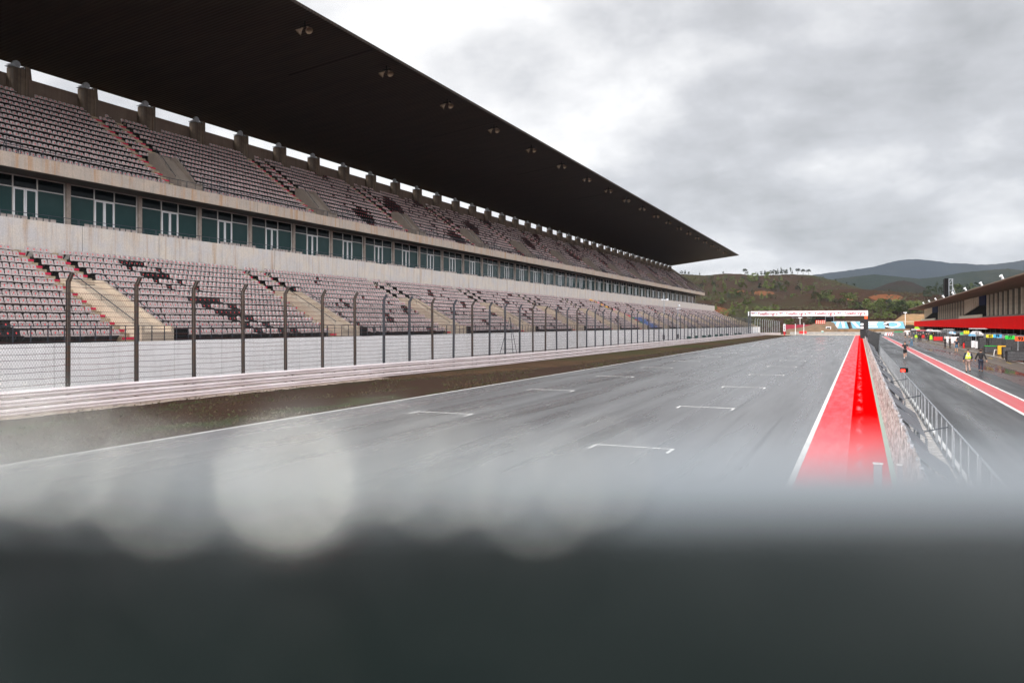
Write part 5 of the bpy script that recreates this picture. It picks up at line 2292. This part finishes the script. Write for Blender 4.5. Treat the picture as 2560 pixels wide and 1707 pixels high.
for k in range(52):
    px = 1650 + k * 7.6 + random.uniform(-5, 5)
    add_t(px, random.uniform(724, 760), random.uniform(11, 22), random.choice(['bushy', 'cone', 'bushy', 'tall']), random.choice(['leaf_a', 'leaf_b', 'leaf_b', 'leaf_c']), 'A', Z3)
Z4 = 'on the lower left hillside'
for k in range(24):
    px = 1668 + k * 9.0 + random.uniform(-6, 6)
    if 1730 < px < 1800 and random.random() < .55:
        continue
    add_t(px, random.uniform(764, 792), random.uniform(15, 25), random.choice(['bushy', 'cone', 'bushy']), random.choice(['leaf_a', 'leaf_b', 'leaf_b']), 'A', Z4)
Z5 = 'on the brown ridge above the gantry'
for (px, py, hpx, kd, lf) in ((2038, 756, 26, 'bushy', 'leaf_a'), (2052, 752, 16, 'bushy', 'leaf_b'), (2066, 756, 27, 'bushy', 'leaf_a'), (2077, 758, 18, 'bushy', 'leaf_b'), (2046, 768, 16, 'cone', 'leaf_b'),
                              (2118, 764, 32, 'bushy', 'leaf_b'), (2134, 756, 22, 'bushy', 'leaf_b'), (2103, 762, 15, 'bushy', 'leaf_a'), (2090, 760, 14, 'bushy', 'leaf_c'), (2133, 778, 24, 'bushy', 'leaf_a'),
                              (2147, 778, 22, 'bushy', 'leaf_c'), (2165, 780, 30, 'bushy', 'leaf_b'), (2180, 782, 30, 'bushy', 'leaf_b'), (2192, 780, 26, 'bushy', 'leaf_a'), (2150, 762, 8, 'bushy', 'leaf_c')):
    add_t(px, py, hpx, kd, lf, 'B', Z5)
Z6 = 'in the row left of the pit roof'
for k in range(12):
    add_t(2206 + k * 8.4 + random.uniform(-2, 2), random.uniform(782, 793), random.uniform(26, 40), 'bushy', random.choice(['leaf_a', 'leaf_b', 'leaf_a', 'leaf_c']), 'B', Z6)
Z7 = 'behind the pit building roof'
for k in range(15):
    add_t(2310 + k * 9.5 + random.uniform(-3, 3), random.uniform(738, 752), random.uniform(22, 34), random.choice(['bushy', 'tall', 'bushy']), random.choice(['leaf_c', 'leaf_a']), 'B', Z7)
Z8 = 'low behind the gantry beam'
for (px, hpx) in ((1893, 22), (1908, 20), (1921, 17), (1935, 26), (2097, 13), (2110, 14), (2104, 10), (2184, 18), (2197, 15), (2210, 18), (2222, 20), (2235, 15)):
    add_t(px, 800 if px > 2050 else 788, hpx, 'bushy', 'leaf_b', 'B' if px > 2000 else 'A', Z8)
Z9 = 'at the far track end'
for (px, py, hpx, lf) in ((1978, 822, 24, 'leaf_b'), (1967, 815, 16, 'leaf_b'), (2020, 815, 14, 'leaf_a'), (2030, 812, 26, 'leaf_c'), (2038, 812, 24, 'leaf_c')):
    add_t(px, py, hpx, 'bushy', lf, 'F', Z9)
zone_n = {}
trees.sort(key=lambda q: q[0])
kind_name = {'umbrella': 'flat topped pine', 'cone': 'pointed pine', 'bushy': 'bushy tree', 'tall': 'slim tall tree'}
for (px, py, hpx, kind, leaf, hl, zone) in trees:
    if hl == 'A':
        p = hill_point(gA, rA, px, py, 1150, 2330)
    elif hl == 'B':
        p = hill_point(gB, rB, px, py, 1880, 3000)
    else:
        q = at_px(px, py, 452)
        p = Vector((q.x, q.y, q.z))
    d = p.y * CT - p.x * ST
    hgt = hpx / F * d * 1.12
    key = (zone, kind)
    zone_n[key] = zone_n.get(key, 0) + 1
    shade = {'leaf_a': 'olive', 'leaf_b': 'light green', 'leaf_c': 'dark'}[leaf]
    t_ = thing('pine_tree' if kind in ('umbrella', 'cone') else 'tree', '%s %s, %s from left %s' % (shade, kind_name[kind], ordn(zone_n[key]), zone), 'tree',
               (p.x, p.y, p.z - .3), 'trees scattered over the hills', rz=random.random() * 6.28)
    i = random.randrange(len(TM[kind]))
    for nm, me in (('trunk', TM[kind][i][0]), ('crown', crown_mesh(kind, i, leaf))):
        o = bpy.data.objects.new(nm, me); COL.objects.link(o); o.parent = t_
        s_ = hgt * random.uniform(.92, 1.08)
        wf = 1.25 if kind in ('bushy', 'umbrella') else 1.0
        o.scale = (s_ * wf, s_ * wf, s_)
# scrub: low bushes as one ground cover
r_ = random.Random(4)
c = MB()
for (grid, rows, wgt) in ((gA, rA, 5200), (gB, rB, 3000)):
    nc = grid.shape[0]
    for _ in range(wgt):
        i = r_.randrange(nc - 1); j = int(r_.random() ** .8 * rows)
        p = Vector(grid[i, j])
        if math.sin(p.x * .031 + p.y * .017) + math.sin(p.y * .05 - p.x * .02) + r_.uniform(-.8, .8) < -.2:
            continue
        s0 = r_.uniform(.5, 1.5)
        p += Vector((r_.uniform(-4, 4), r_.uniform(-4, 4), .2))
        for q in range(4):
            u = Vector((r_.gauss(0, 1), r_.gauss(0, 1), abs(r_.gauss(0, .7)))).normalized() * s0 * r_.uniform(.5, 1)
            w_ = u.orthogonal().normalized() * s0 * .6
            cc = p + Vector((r_.uniform(-1, 1), r_.uniform(-1, 1), r_.uniform(0, .8))) * s0
            c.poly([cc - u, cc + w_, cc + u, cc - w_])
tag(c.build('scrub', M_['scrub']), 'low brown and olive scrub covering the hillsides', 'scrub', kind='stuff')

# ------------------------------------------------------------------ small things by the fence
# camera masts
for (px, py_top, lab, hd) in ((1660, 736, 'slim steel mast with twin camera heads among the fence posts', 1), (1695, 760, 'slim steel mast with single camera head among the fence posts', 0)):
    d = 2173 * 32.5 / (2150 - px)
    q = at(px, d)
    zt = H - (py_top - 811) / F * d
    t_ = thing('camera_mast', lab, 'mast', (q[0], q[1], 0))
    b = MB(); b.tube((q[0], q[1], 0), (q[0], q[1], zt), .09, 8, r2=.06); b.build('pole', M_['galv'], t_)
    b = MB()
    b.box(q[0] - .35, q[0] + .6, q[1] - .06, q[1] + .06, zt - 1.0, zt - .9)
    if hd:
        b.lathe((q[0] + .6, q[1], zt - 1.2), [(.1, 0), (.22, .12), (.22, .3), (.08, .42)], 10)
        b.lathe((q[0] - .35, q[1], zt - 1.1), [(.1, 0), (.17, .1), (.17, .2), (.08, .3)], 10)
    else:
        b.lathe((q[0] + .25, q[1], zt - .5), [(.1, 0), (.2, .12), (.2, .25), (.08, .35)], 10)
    b.build('camera_head', M_['sign_white'], t_)
    b = MB(); b.box(q[0] - .2, q[0] + .2, q[1] - .3, q[1] - .1, .9, 1.7); b.build('control_box', M_['grey'], t_)
# green boxes behind the barrier
M_['dkgreen'] = mat('dark green plastic', (.01, .07, .06), .5)
for k, px in enumerate((1722, 1741, 1760, 1774, 1791, 1804, 1818, 1840, 1850)):
    d = 2173 * 31.2 / (2150 - px)
    q = at(px, d)
    z0 = zoff(200) + .0
    t_ = thing('waste_bin', 'dark green bin behind the guardrail, %s from left' % ordn(k + 1), 'bin', (q[0], q[1], z0), 'green bins behind the fence')
    b = MB(); b.lathe((q[0], q[1], z0), [(.34, 0), (.42, 1.35)], 10); b.build('bin_body', M_['dkgreen'], t_)
    b = MB(); b.lathe((q[0], q[1], z0 + 1.35), [(.45, 0), (.40, .08), (.12, .14)], 10); b.build('lid', M_['dkgreen'], t_)
# tripod frame behind the fence
q = ground(1275, 886)
b = MB()
P0 = Vector(at(1275, 84)); zt = 4.4
for (dx_, dy) in ((-1.1, -.5), (1.1, -.5), (0, .9)):
    b.tube((P0.x + dx_, P0.y + dy, 0), (P0.x, P0.y, zt), .03, 5)
for z in (1.0, 2.0, 3.0):
    f_ = 1 - z / zt
    b.path([(P0.x - 1.1 * f_, P0.y - .5 * f_, z), (P0.x + 1.1 * f_, P0.y - .5 * f_, z), (P0.x, P0.y + .9 * f_, z), (P0.x - 1.1 * f_, P0.y - .5 * f_, z)], .018, 4)
tag(b.build('tripod_frame', M_['rail_dark']), 'thin dark lattice tripod standing behind the fence before the white wall', 'tripod')


# lamp poles at the far side
for (px, y0p, y1p, lab) in ((2263, 803, 782, 'white floodlight pole before the orange earth bank'), (2000, 806, 795, 'thin grey lamp pole below the gantry beam')):
    d = 455
    a_, b2 = at_px(px, y0p + 12, d), at_px(px, y1p, d)
    t_ = thing('lamp_pole', lab, 'lamp', tuple(a_))
    q = MB(); q.tube(tuple(a_), tuple(b2), .13, 6); q.build('pole', M_['white'], t_)
    q = MB()
    for k in (-1, 0, 1):
        q.box(b2.x + k * .6 - .22, b2.x + k * .6 + .22, b2.y - .1, b2.y + .1, b2.z - .1, b2.z + .4)
    q.tube((b2.x - .8, b2.y, b2.z - .1), (b2.x + .8, b2.y, b2.z - .1), .06, 5)
    q.build('lamp_head', M_['white'], t_)


# ------------------------------------------------------------------ people
def skin_mesh(name, verts, edges, radii, m, root=0, sub=1):
    me = bpy.data.meshes.new(name)
    me.from_pydata(verts, edges, [])
    o = bpy.data.objects.new(name, me)
    COL.objects.link(o)
    md = o.modifiers.new('s', 'SKIN')
    md.use_smooth_shade = True
    sv = me.skin_vertices[0].data
    for i, r in enumerate(radii):
        sv[i].radius = r if isinstance(r, tuple) else (r, r)
    sv[root].use_root = True
    ss = o.modifiers.new('u', 'SUBSURF')
    ss.levels = sub; ss.render_levels = sub
    bpy.context.view_layer.update()
    e_ = bpy.data.meshes.new_from_object(o.evaluated_get(bpy.context.evaluated_depsgraph_get()))
    bpy.data.objects.remove(o)
    e_.name = name
    e_.materials.clear(); e_.materials.append(m)
    for p_ in e_.polygons:
        p_.use_smooth = True
    return e_


def part(me, name, parent, label=None):
    o = bpy.data.objects.new(name, me)
    COL.objects.link(o)
    o.parent = parent
    if label:
        o['label'] = label
    return o


def hand_mesh():
    b = MB()
    b.obox((0, 0, -.045), (.018, 0, 0), (0, .038, 0), (0, 0, .045))
    for i, (yy, L) in enumerate(((-.030, .062), (-.010, .074), (.010, .070), (.029, .055))):
        a = Vector((0, yy, -.088)); c1 = a + Vector((.012, 0, -L * .5)); c2 = c1 + Vector((.022, 0, -L * .4))
        b.tube(a, c1, .0095, 6, r2=.008); b.tube(c1, c2, .008, 6, r2=.006)
    a = Vector((.006, -.036, -.03)); c1 = a + Vector((.014, -.022, -.03)); c2 = c1 + Vector((.01, -.004, -.028))
    b.tube(a, c1, .011, 6, r2=.0095); b.tube(c1, c2, .0095, 6, r2=.007)
    o = b.build('hand', M_['skin'], smooth=True)
    me = o.data
    bpy.data.objects.remove(o)
    return me


HAND = hand_mesh()
# a figure facing +y before rotation, 1.75 m tall
POSES = {
    'walk': dict(lk=(-.09, .16, .50), la=(-.09, .04, .09), rk=(.09, .06, .48), ra=(.09, -.28, .16), le=(-.27, -.10, 1.14), lh=(-.29, .06, .92), re=(.27, .06, 1.13), rh=(.28, .24, .97)),
    'walk2': dict(lk=(-.09, .04, .48), la=(-.09, -.22, .13), rk=(.09, .14, .50), ra=(.09, .10, .09), le=(-.30, .04, 1.14), lh=(-.36, .16, .92), re=(.30, -.10, 1.14), rh=(.38, -.12, .90)),
    'stand': dict(lk=(-.11, .02, .48), la=(-.12, 0, .09), rk=(.11, .02, .48), ra=(.13, .0, .09), le=(-.27, -.02, 1.12), lh=(-.24, .10, .88), re=(.27, -.02, 1.12), rh=(.24, .12, .90)),
    'talk': dict(lk=(-.11, .02, .48), la=(-.12, 0, .09), rk=(.11, .0, .48), ra=(.14, .02, .09), le=(-.27, .0, 1.14), lh=(-.10, .24, 1.12), re=(.27, .02, 1.13), rh=(.12, .25, 1.06)),
    'run': dict(lk=(-.08, .02, .48), la=(-.07, -.04, .09), rk=(.09, .20, .56), ra=(.09, -.10, .28), le=(-.30, -.10, 1.18), lh=(-.27, .12, 1.12), re=(.30, -.06, 1.16), rh=(.27, .16, 1.14)),
}


def person(loc, rz, pose, top, bottom, label, h=1.75, sleeves=True, shorts=False, hair='hair', vest=False, shoes='black', hood=False, cap=False):
    P_ = POSES[pose]
    root = thing('person', label, 'person', loc, rz=rz)
    root.scale = (h / 1.75,) * 3
    hip_l, hip_r = (-.09, 0, .90), (.09, 0, .90)
    V_ = [(0, 0, .93), (0, .0, 1.08), (0, .01, 1.28), (0, 0, 1.42), (0, .01, 1.50), (0, .02, 1.57), (0, .025, 1.66), (0, .02, 1.71),
          hip_l, P_['lk'], P_['la'], (P_['la'][0], P_['la'][1] + .15, P_['la'][2] - .055),
          hip_r, P_['rk'], P_['ra'], (P_['ra'][0], P_['ra'][1] + .15, P_['ra'][2] - .055),
          (-.18, 0, 1.41), P_['le'], P_['lh'], (.18, 0, 1.41), P_['re'], P_['rh']]
    E_ = [(0, 1), (1, 2), (2, 3), (3, 4), (4, 5), (5, 6), (6, 7), (0, 8), (8, 9), (9, 10), (10, 11), (0, 12), (12, 13), (13, 14), (14, 15), (3, 16), (16, 17), (17, 18), (3, 19), (19, 20), (20, 21)]
    R_ = [(.14, .10), (.125, .09), (.15, .10), (.12, .08), (.055, .055), (.075, .085), (.078, .095), (.055, .07), .085, .058, .042, .032, .085, .058, .042, .032, .055, .042, .028, .055, .042, .028]
    part(skin_mesh('body', V_, E_, R_, M_['skin']), 'body', root)
    # shirt: torso and arms (or upper arms only)
    g = 1.17
    tv = [(0, 0, .90), (0, .0, 1.08), (0, .01, 1.28), (0, 0, 1.41), (0, .0, 1.475), (-.18, 0, 1.41), P_['le'], P_['lh'], (.18, 0, 1.41), P_['re'], P_['rh']]

    def lerp(a, b, t):
        return tuple(a[i] + (b[i] - a[i]) * t for i in range(3))
    if not sleeves:
        tv[6] = lerp(tv[5], P_['le'], .72); tv[9] = lerp(tv[8], P_['re'], .72)
        tv2 = tv[:7] + tv[8:10]
        te = [(0, 1), (1, 2), (2, 3), (3, 4), (3, 5), (5, 6), (3, 7), (7, 8)]
        tr = [(.165, .125), (.145, .11), (.17, .12), (.14, .095), (.075, .075), .075, .072, .075, .072]
    else:
        tv[7] = lerp(P_['le'], P_['lh'], .92); tv[10] = lerp(P_['re'], P_['rh'], .92)
        tv2 = tv
        te = [(0, 1), (1, 2), (2, 3), (3, 4), (3, 5), (5, 6), (6, 7), (3, 8), (8, 9), (9, 10)]
        tr = [(.17, .13), (.155, .12), (.18, .13), (.15, .10), (.08, .08), .078, .062, .045, .078, .062, .045]
    part(skin_mesh('jacket' if sleeves else 'shirt', tv2, te, tr, M_[top]), 'jacket' if sleeves else 'shirt', root)
    # trousers or shorts
    lk, rk = P_['lk'], P_['rk']
    if shorts:
        le, re_ = lerp(hip_l, lk, .9), lerp(hip_r, rk, .9)
        bv = [(0, 0, .95), hip_l, le, hip_r, re_]
        be = [(0, 1), (1, 2), (0, 3), (3, 4)]
        br = [(.15, .115), .10, .088, .10, .088]
    else:
        bv = [(0, 0, .95), hip_l, lk, lerp(lk, P_['la'], .95), hip_r, rk, lerp(rk, P_['ra'], .95)]
        be = [(0, 1), (1, 2), (2, 3), (0, 4), (4, 5), (5, 6)]
        br = [(.15, .115), .10, .075, .06, .10, .075, .06]
    part(skin_mesh('shorts' if shorts else 'trousers', bv, be, br, M_[bottom]), 'shorts' if shorts else 'trousers', root)
    for side in ('l', 'r'):
        a = P_[side + 'a']
        me = skin_mesh('shoe', [(a[0], a[1] - .05, a[2] - .035), (a[0], a[1] + .06, a[2] - .04), (a[0], a[1] + .19, a[2] - .055)], [(0, 1), (1, 2)], [.05, .05, .038], M_['shoe_white'] if shoes == 'white' else M_['black'])
        part(me, 'shoe', root)
        hp = P_[side + 'h']
        ho = part(HAND, 'hand', root)
        ho.location = hp
        ho.rotation_euler = (0, 0, math.pi / 2 if side == 'l' else -math.pi / 2)
        if side == 'r':
            ho.scale = (1, -1, 1)
    if hood:
        part(skin_mesh('hood', [(0, -.01, 1.52), (0, .0, 1.62), (0, .0, 1.70)], [(0, 1), (1, 2)], [(.10, .10), (.10, .11), (.075, .09)], M_[top]), 'hood', root)
    else:
        part(skin_mesh('hair', [(0, -.02, 1.60), (0, -.015, 1.68), (0, .0, 1.735)], [(0, 1), (1, 2)], [(.078, .08), (.086, .095), (.06, .07)], M_['black'] if cap else M_[hair]), 'cap' if cap else 'hair', root)
    # face: eyes, nose, mouth
    b = MB()
    b.cur = 0
    for sx in (-1, 1):
        b.lathe((sx * .03, .112, 1.645), [(.009, 0), (.006, .006)], 8, 'y')
        b.cur = 1
        b.lathe((sx * .082, .02, 1.64), [(.022, -.006), (.018, .006)], 8, 'x')
        b.cur = 0
    b.cur = 1
    b.tube((0, .108, 1.645), (0, .132, 1.612), .008, 5, r2=.014)
    b.cur = 2
    b.obox((0, .108, 1.585), (.022, 0, 0), (0, .008, 0), (0, 0, .005))
    o = b.build('face_features', [M_['black'], M_['skin'], M_['red_paint']])
    o.parent = root
    if vest:
        vv = [(0, 0, .97), (0, .0, 1.10), (0, .01, 1.28), (0, 0, 1.40), (0, 0, 1.46), (-.13, 0, 1.43), (.13, 0, 1.43)]
        part(skin_mesh('vest', vv, [(0, 1), (1, 2), (2, 3), (3, 4), (3, 5), (3, 6)], [(.25, .20), (.25, .195), (.26, .20), (.24, .18), (.11, .11), .13, .13], M_['vest']), 'vest', root)
        b = MB()
        for zz in (1.04, 1.2):
            b.lathe((0, 0, zz), [(.215, 0), (.215, .045)], 16)
        for v_i, v in enumerate(b.v):
            b.v[v_i] = (v[0] * 1.0, v[1] * .77, v[2])
        for sx in (-1, 1):
            b.box(sx * .10 - .022, sx * .10 + .022, -.185, -.165, 1.2, 1.42)
        o = b.build('reflective_tape', M_['reflective'])
        o.parent = root
    return root


def pplace(px, py):
    return ground(px, py)


person(pplace(2420, 930.7), .05, 'walk', 'cloth_navy', 'cloth_tan', 'person in yellow high visibility vest and tan trousers walking down the pit lane', vest=True, h=1.76)
person(pplace(2452, 930.0), -.12, 'walk2', 'cloth_black', 'cloth_navy', 'person in black hooded jacket walking beside the high visibility vest', hood=True, h=1.76)
person(pplace(2262.5, 896.5), 0.0, 'run', 'cloth_black', 'cloth_black', 'person in black shirt and shorts jogging away on the pit lane', sleeves=False, shorts=True, shoes='white', h=1.8)
person(pplace(2279, 868.8), .1, 'walk', 'cloth_teal', 'cloth_denim', 'person in grey blue jacket and jeans walking on the red strip', h=1.78)
person(pplace(2363, 870.5), math.pi * .6, 'talk', 'cloth_black', 'cloth_black', 'left one of two people in black talking before the white cabinets', h=1.74)
person(pplace(2374.5, 870.3), -math.pi * .6 + math.pi * 2, 'stand', 'cloth_black', 'cloth_black', 'right one of two people in black talking before the white cabinets', h=1.76)
person(pplace(2391, 880.6), math.pi, 'stand', 'cloth_navy', 'cloth_denim', 'person in dark T-shirt and denim shorts facing the camera', sleeves=False, shorts=True, h=1.76)
person(pplace(2263.4, 845.4), 0, 'walk', 'cloth_black', 'cloth_black', 'leftmost distant person in black shorts near the pit exit', sleeves=False, shorts=True)
person(pplace(2273.3, 843.5), 0, 'walk2', 'cloth_black', 'cloth_black', 'second distant person in black shorts near the pit exit', sleeves=False, shorts=True)
person(pplace(2296.5, 853.2), .3, 'walk', 'cloth_black', 'cloth_black', 'left person of a dark pair right of the yellow green trolley')
person(pplace(2301.5, 853.0), -.4, 'stand', 'cloth_black', 'cloth_black', 'right person of a dark pair right of the yellow green trolley')
person(pplace(2316.5, 852.2), .3, 'stand', 'cloth_black', 'cloth_navy', 'left person of the dark group before the lime cabinet')
person(pplace(2321.8, 852.6), 2.2, 'talk', 'cloth_black', 'cloth_black', 'right person of the dark group before the lime cabinet')
person(pplace(2334, 850.8), 2.6, 'stand', 'cloth_black', 'cloth_black', 'person in black left of the wide red tool cabinet')
person(pplace(2284.5, 847), .3, 'stand', 'cloth_teal', 'cloth_navy', 'distant person in grey jacket left of the yellow green trolley')

# ------------------------------------------------------------------ the wet ledge right under the lens
R3 = Matrix.Rotation(TH, 4, 'Z')


def camlocal(x, d, z):
    v = R3 @ Vector((x, d, 0))
    return (v.x, v.y, z)


pf = thing('viewing_platform', 'dark wet parapet ledge in the out of focus foreground', 'parapet', (0, 0, 0))
LZ = H - .023
RL, CD, CZ = .18, .1294, H - .2045
b = MB()
prof = []
for i in range(33):
    a = math.radians(-10 + 200 * i / 32)
    prof.append((CD + RL * math.cos(a), CZ + RL * math.sin(a)))
prof += [(CD - RL * .95, CZ - .25), (CD + RL * .95, CZ - .25)]
k = len(prof)
for s_, xx in enumerate((-1.6, 1.6)):
    for (dd, zz) in prof:
        b.v.append(camlocal(xx, dd, zz))
for i in range(k):
    j = (i + 1) % k
    b.f.append((i, k + i, k + j, j)); b.m.append(0)
b.f.append(tuple(range(k))); b.m.append(0)
b.f.append(tuple(range(k, 2 * k))[::-1]); b.m.append(0)
M_['ledge'] = mat('wet dark coated ledge', (.0026, .0060, .0052), .10, bump=.03, bscale=60, spec=.16)
b.build('coping', M_['ledge'], pf, smooth=True)
b = MB()
for (x0, x1, d0, d1, z0, z1) in ((-1.5, 1.5, .05, .20, H - 1.2, CZ - .25), (-1.6, 1.6, -2.2, .14, H - 1.32, H - 1.2)):
    pts = [camlocal(x0, d0, z0), camlocal(x1, d0, z0), camlocal(x1, d1, z0), camlocal(x0, d1, z0), camlocal(x0, d0, z1), camlocal(x1, d0, z1), camlocal(x1, d1, z1), camlocal(x0, d1, z1)]
    b0 = len(b.v); b.v += pts
    for q in ((0, 3, 2, 1), (4, 5, 6, 7), (0, 1, 5, 4), (1, 2, 6, 5), (2, 3, 7, 6), (3, 0, 4, 7)):
        b.f.append(tuple(b0 + i for i in q)); b.m.append(0)
b.build('parapet_panel', M_['grey'], pf)
for (x, dd) in ((-1.45, 0.05), (1.45, 0.05), (-1.45, -2.0), (1.45, -2.0)):
    b = MB()
    p = camlocal(x, dd, 0)
    b.tube(p, (p[0], p[1], H - 1.32), .06, 8)
    b.build('leg', M_['galv'], pf)
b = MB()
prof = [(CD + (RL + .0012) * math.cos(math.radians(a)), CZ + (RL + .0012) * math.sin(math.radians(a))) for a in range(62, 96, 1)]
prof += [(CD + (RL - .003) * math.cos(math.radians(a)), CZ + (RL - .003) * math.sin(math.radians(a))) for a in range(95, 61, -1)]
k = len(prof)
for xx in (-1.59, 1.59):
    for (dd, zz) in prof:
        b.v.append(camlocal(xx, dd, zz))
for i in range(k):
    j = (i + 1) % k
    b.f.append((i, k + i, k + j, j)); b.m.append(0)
b.build('added_pale_strip', mat('added reflecting metal strip', (.62, .68, .72), .38, metal=.9), pf)  # strip added to give the ledge its pale band of reflected sky
# reflecting beads added on stems to make the soft discs of wet highlight
glint_beads = [(755, 1228, .090, .0049, 'brightest added glint bead, left of centre'), (150, 1150, .085, .0029, 'large pale added glint bead at the left side'), (15, 1125, .088, .0028, 'pale added glint bead cut by the left picture edge'),
         (420, 1230, .088, .0024, 'faint added glint bead touching the brightest one on its left'), (300, 1180, .10, .0024, 'small faint added glint bead between the two left ones'),
         (960, 1160, .095, .0023, 'pale added glint bead just right of the brightest one'), (1090, 1200, .098, .0023, 'second pale added glint bead right of the brightest one'),
         (1210, 1175, .10, .0021, 'third pale added glint bead right of the brightest one'), (1350, 1240, .095, .0022, 'fourth pale added glint bead right of the brightest one'),
         (1490, 1190, .105, .0022, 'rightmost faint added glint bead on the ledge'), (430, 1450, .090, .0016, 'very dim added glint bead low in the left foreground')]
M_['added_glint'] = mat('polished wet stud', (.75, .77, .72), .18, metal=1.0)
for (px, py, d, rr, nm) in glint_beads:
    z = H - (py - 811) / F * d
    x = (px - 1280) / F * d
    c = camlocal(x, d, 0)
    t_ = thing('glint_bead', 'blurred ' + nm, 'added_glint', (c[0], c[1], CZ + math.sqrt(RL * RL - (d - CD) ** 2) - .002), 'blurred added glint beads on the ledge')
    b = MB()
    zs_ = CZ + math.sqrt(RL * RL - (d - CD) ** 2) - .002
    hh_ = z - zs_
    b.lathe((c[0], c[1], zs_), [(rr * .45, 0), (rr * .45, max(hh_ - rr * .6, .001))], 14)
    b.build('shank', M_['dark'], t_)
    b = MB()
    prof = [(rr * math.cos(a), (rr * math.sin(a))) for a in [math.radians(q) for q in (-70, -40, -10, 15, 40, 60, 80)]]
    b.lathe((c[0], c[1], z), prof, 20)
    b.build('dome', M_['added_glint'], t_, smooth=True)

# ------------------------------------------------------------------ haze
b = MB(); b.box(-5200, 5200, -300, 6200, -16, 480)
hz = bpy.data.materials.new('thin haze')
hz.use_nodes = True
t = hz.node_tree
for n in list(t.nodes):
    t.nodes.remove(n)
o_ = t.nodes.new('ShaderNodeOutputMaterial'); v_ = t.nodes.new('ShaderNodeVolumePrincipled')
v_.inputs['Color'].default_value = (.74, .84, .99, 1)
v_.inputs['Density'].default_value = 3.6e-5
v_.inputs['Anisotropy'].default_value = 0.0
t.links.new(v_.outputs[0], o_.inputs['Volume'])
h_ = b.build('haze', hz)
tag(h_, 'thin pale air between the camera and the far mountains', 'haze', kind='stuff')
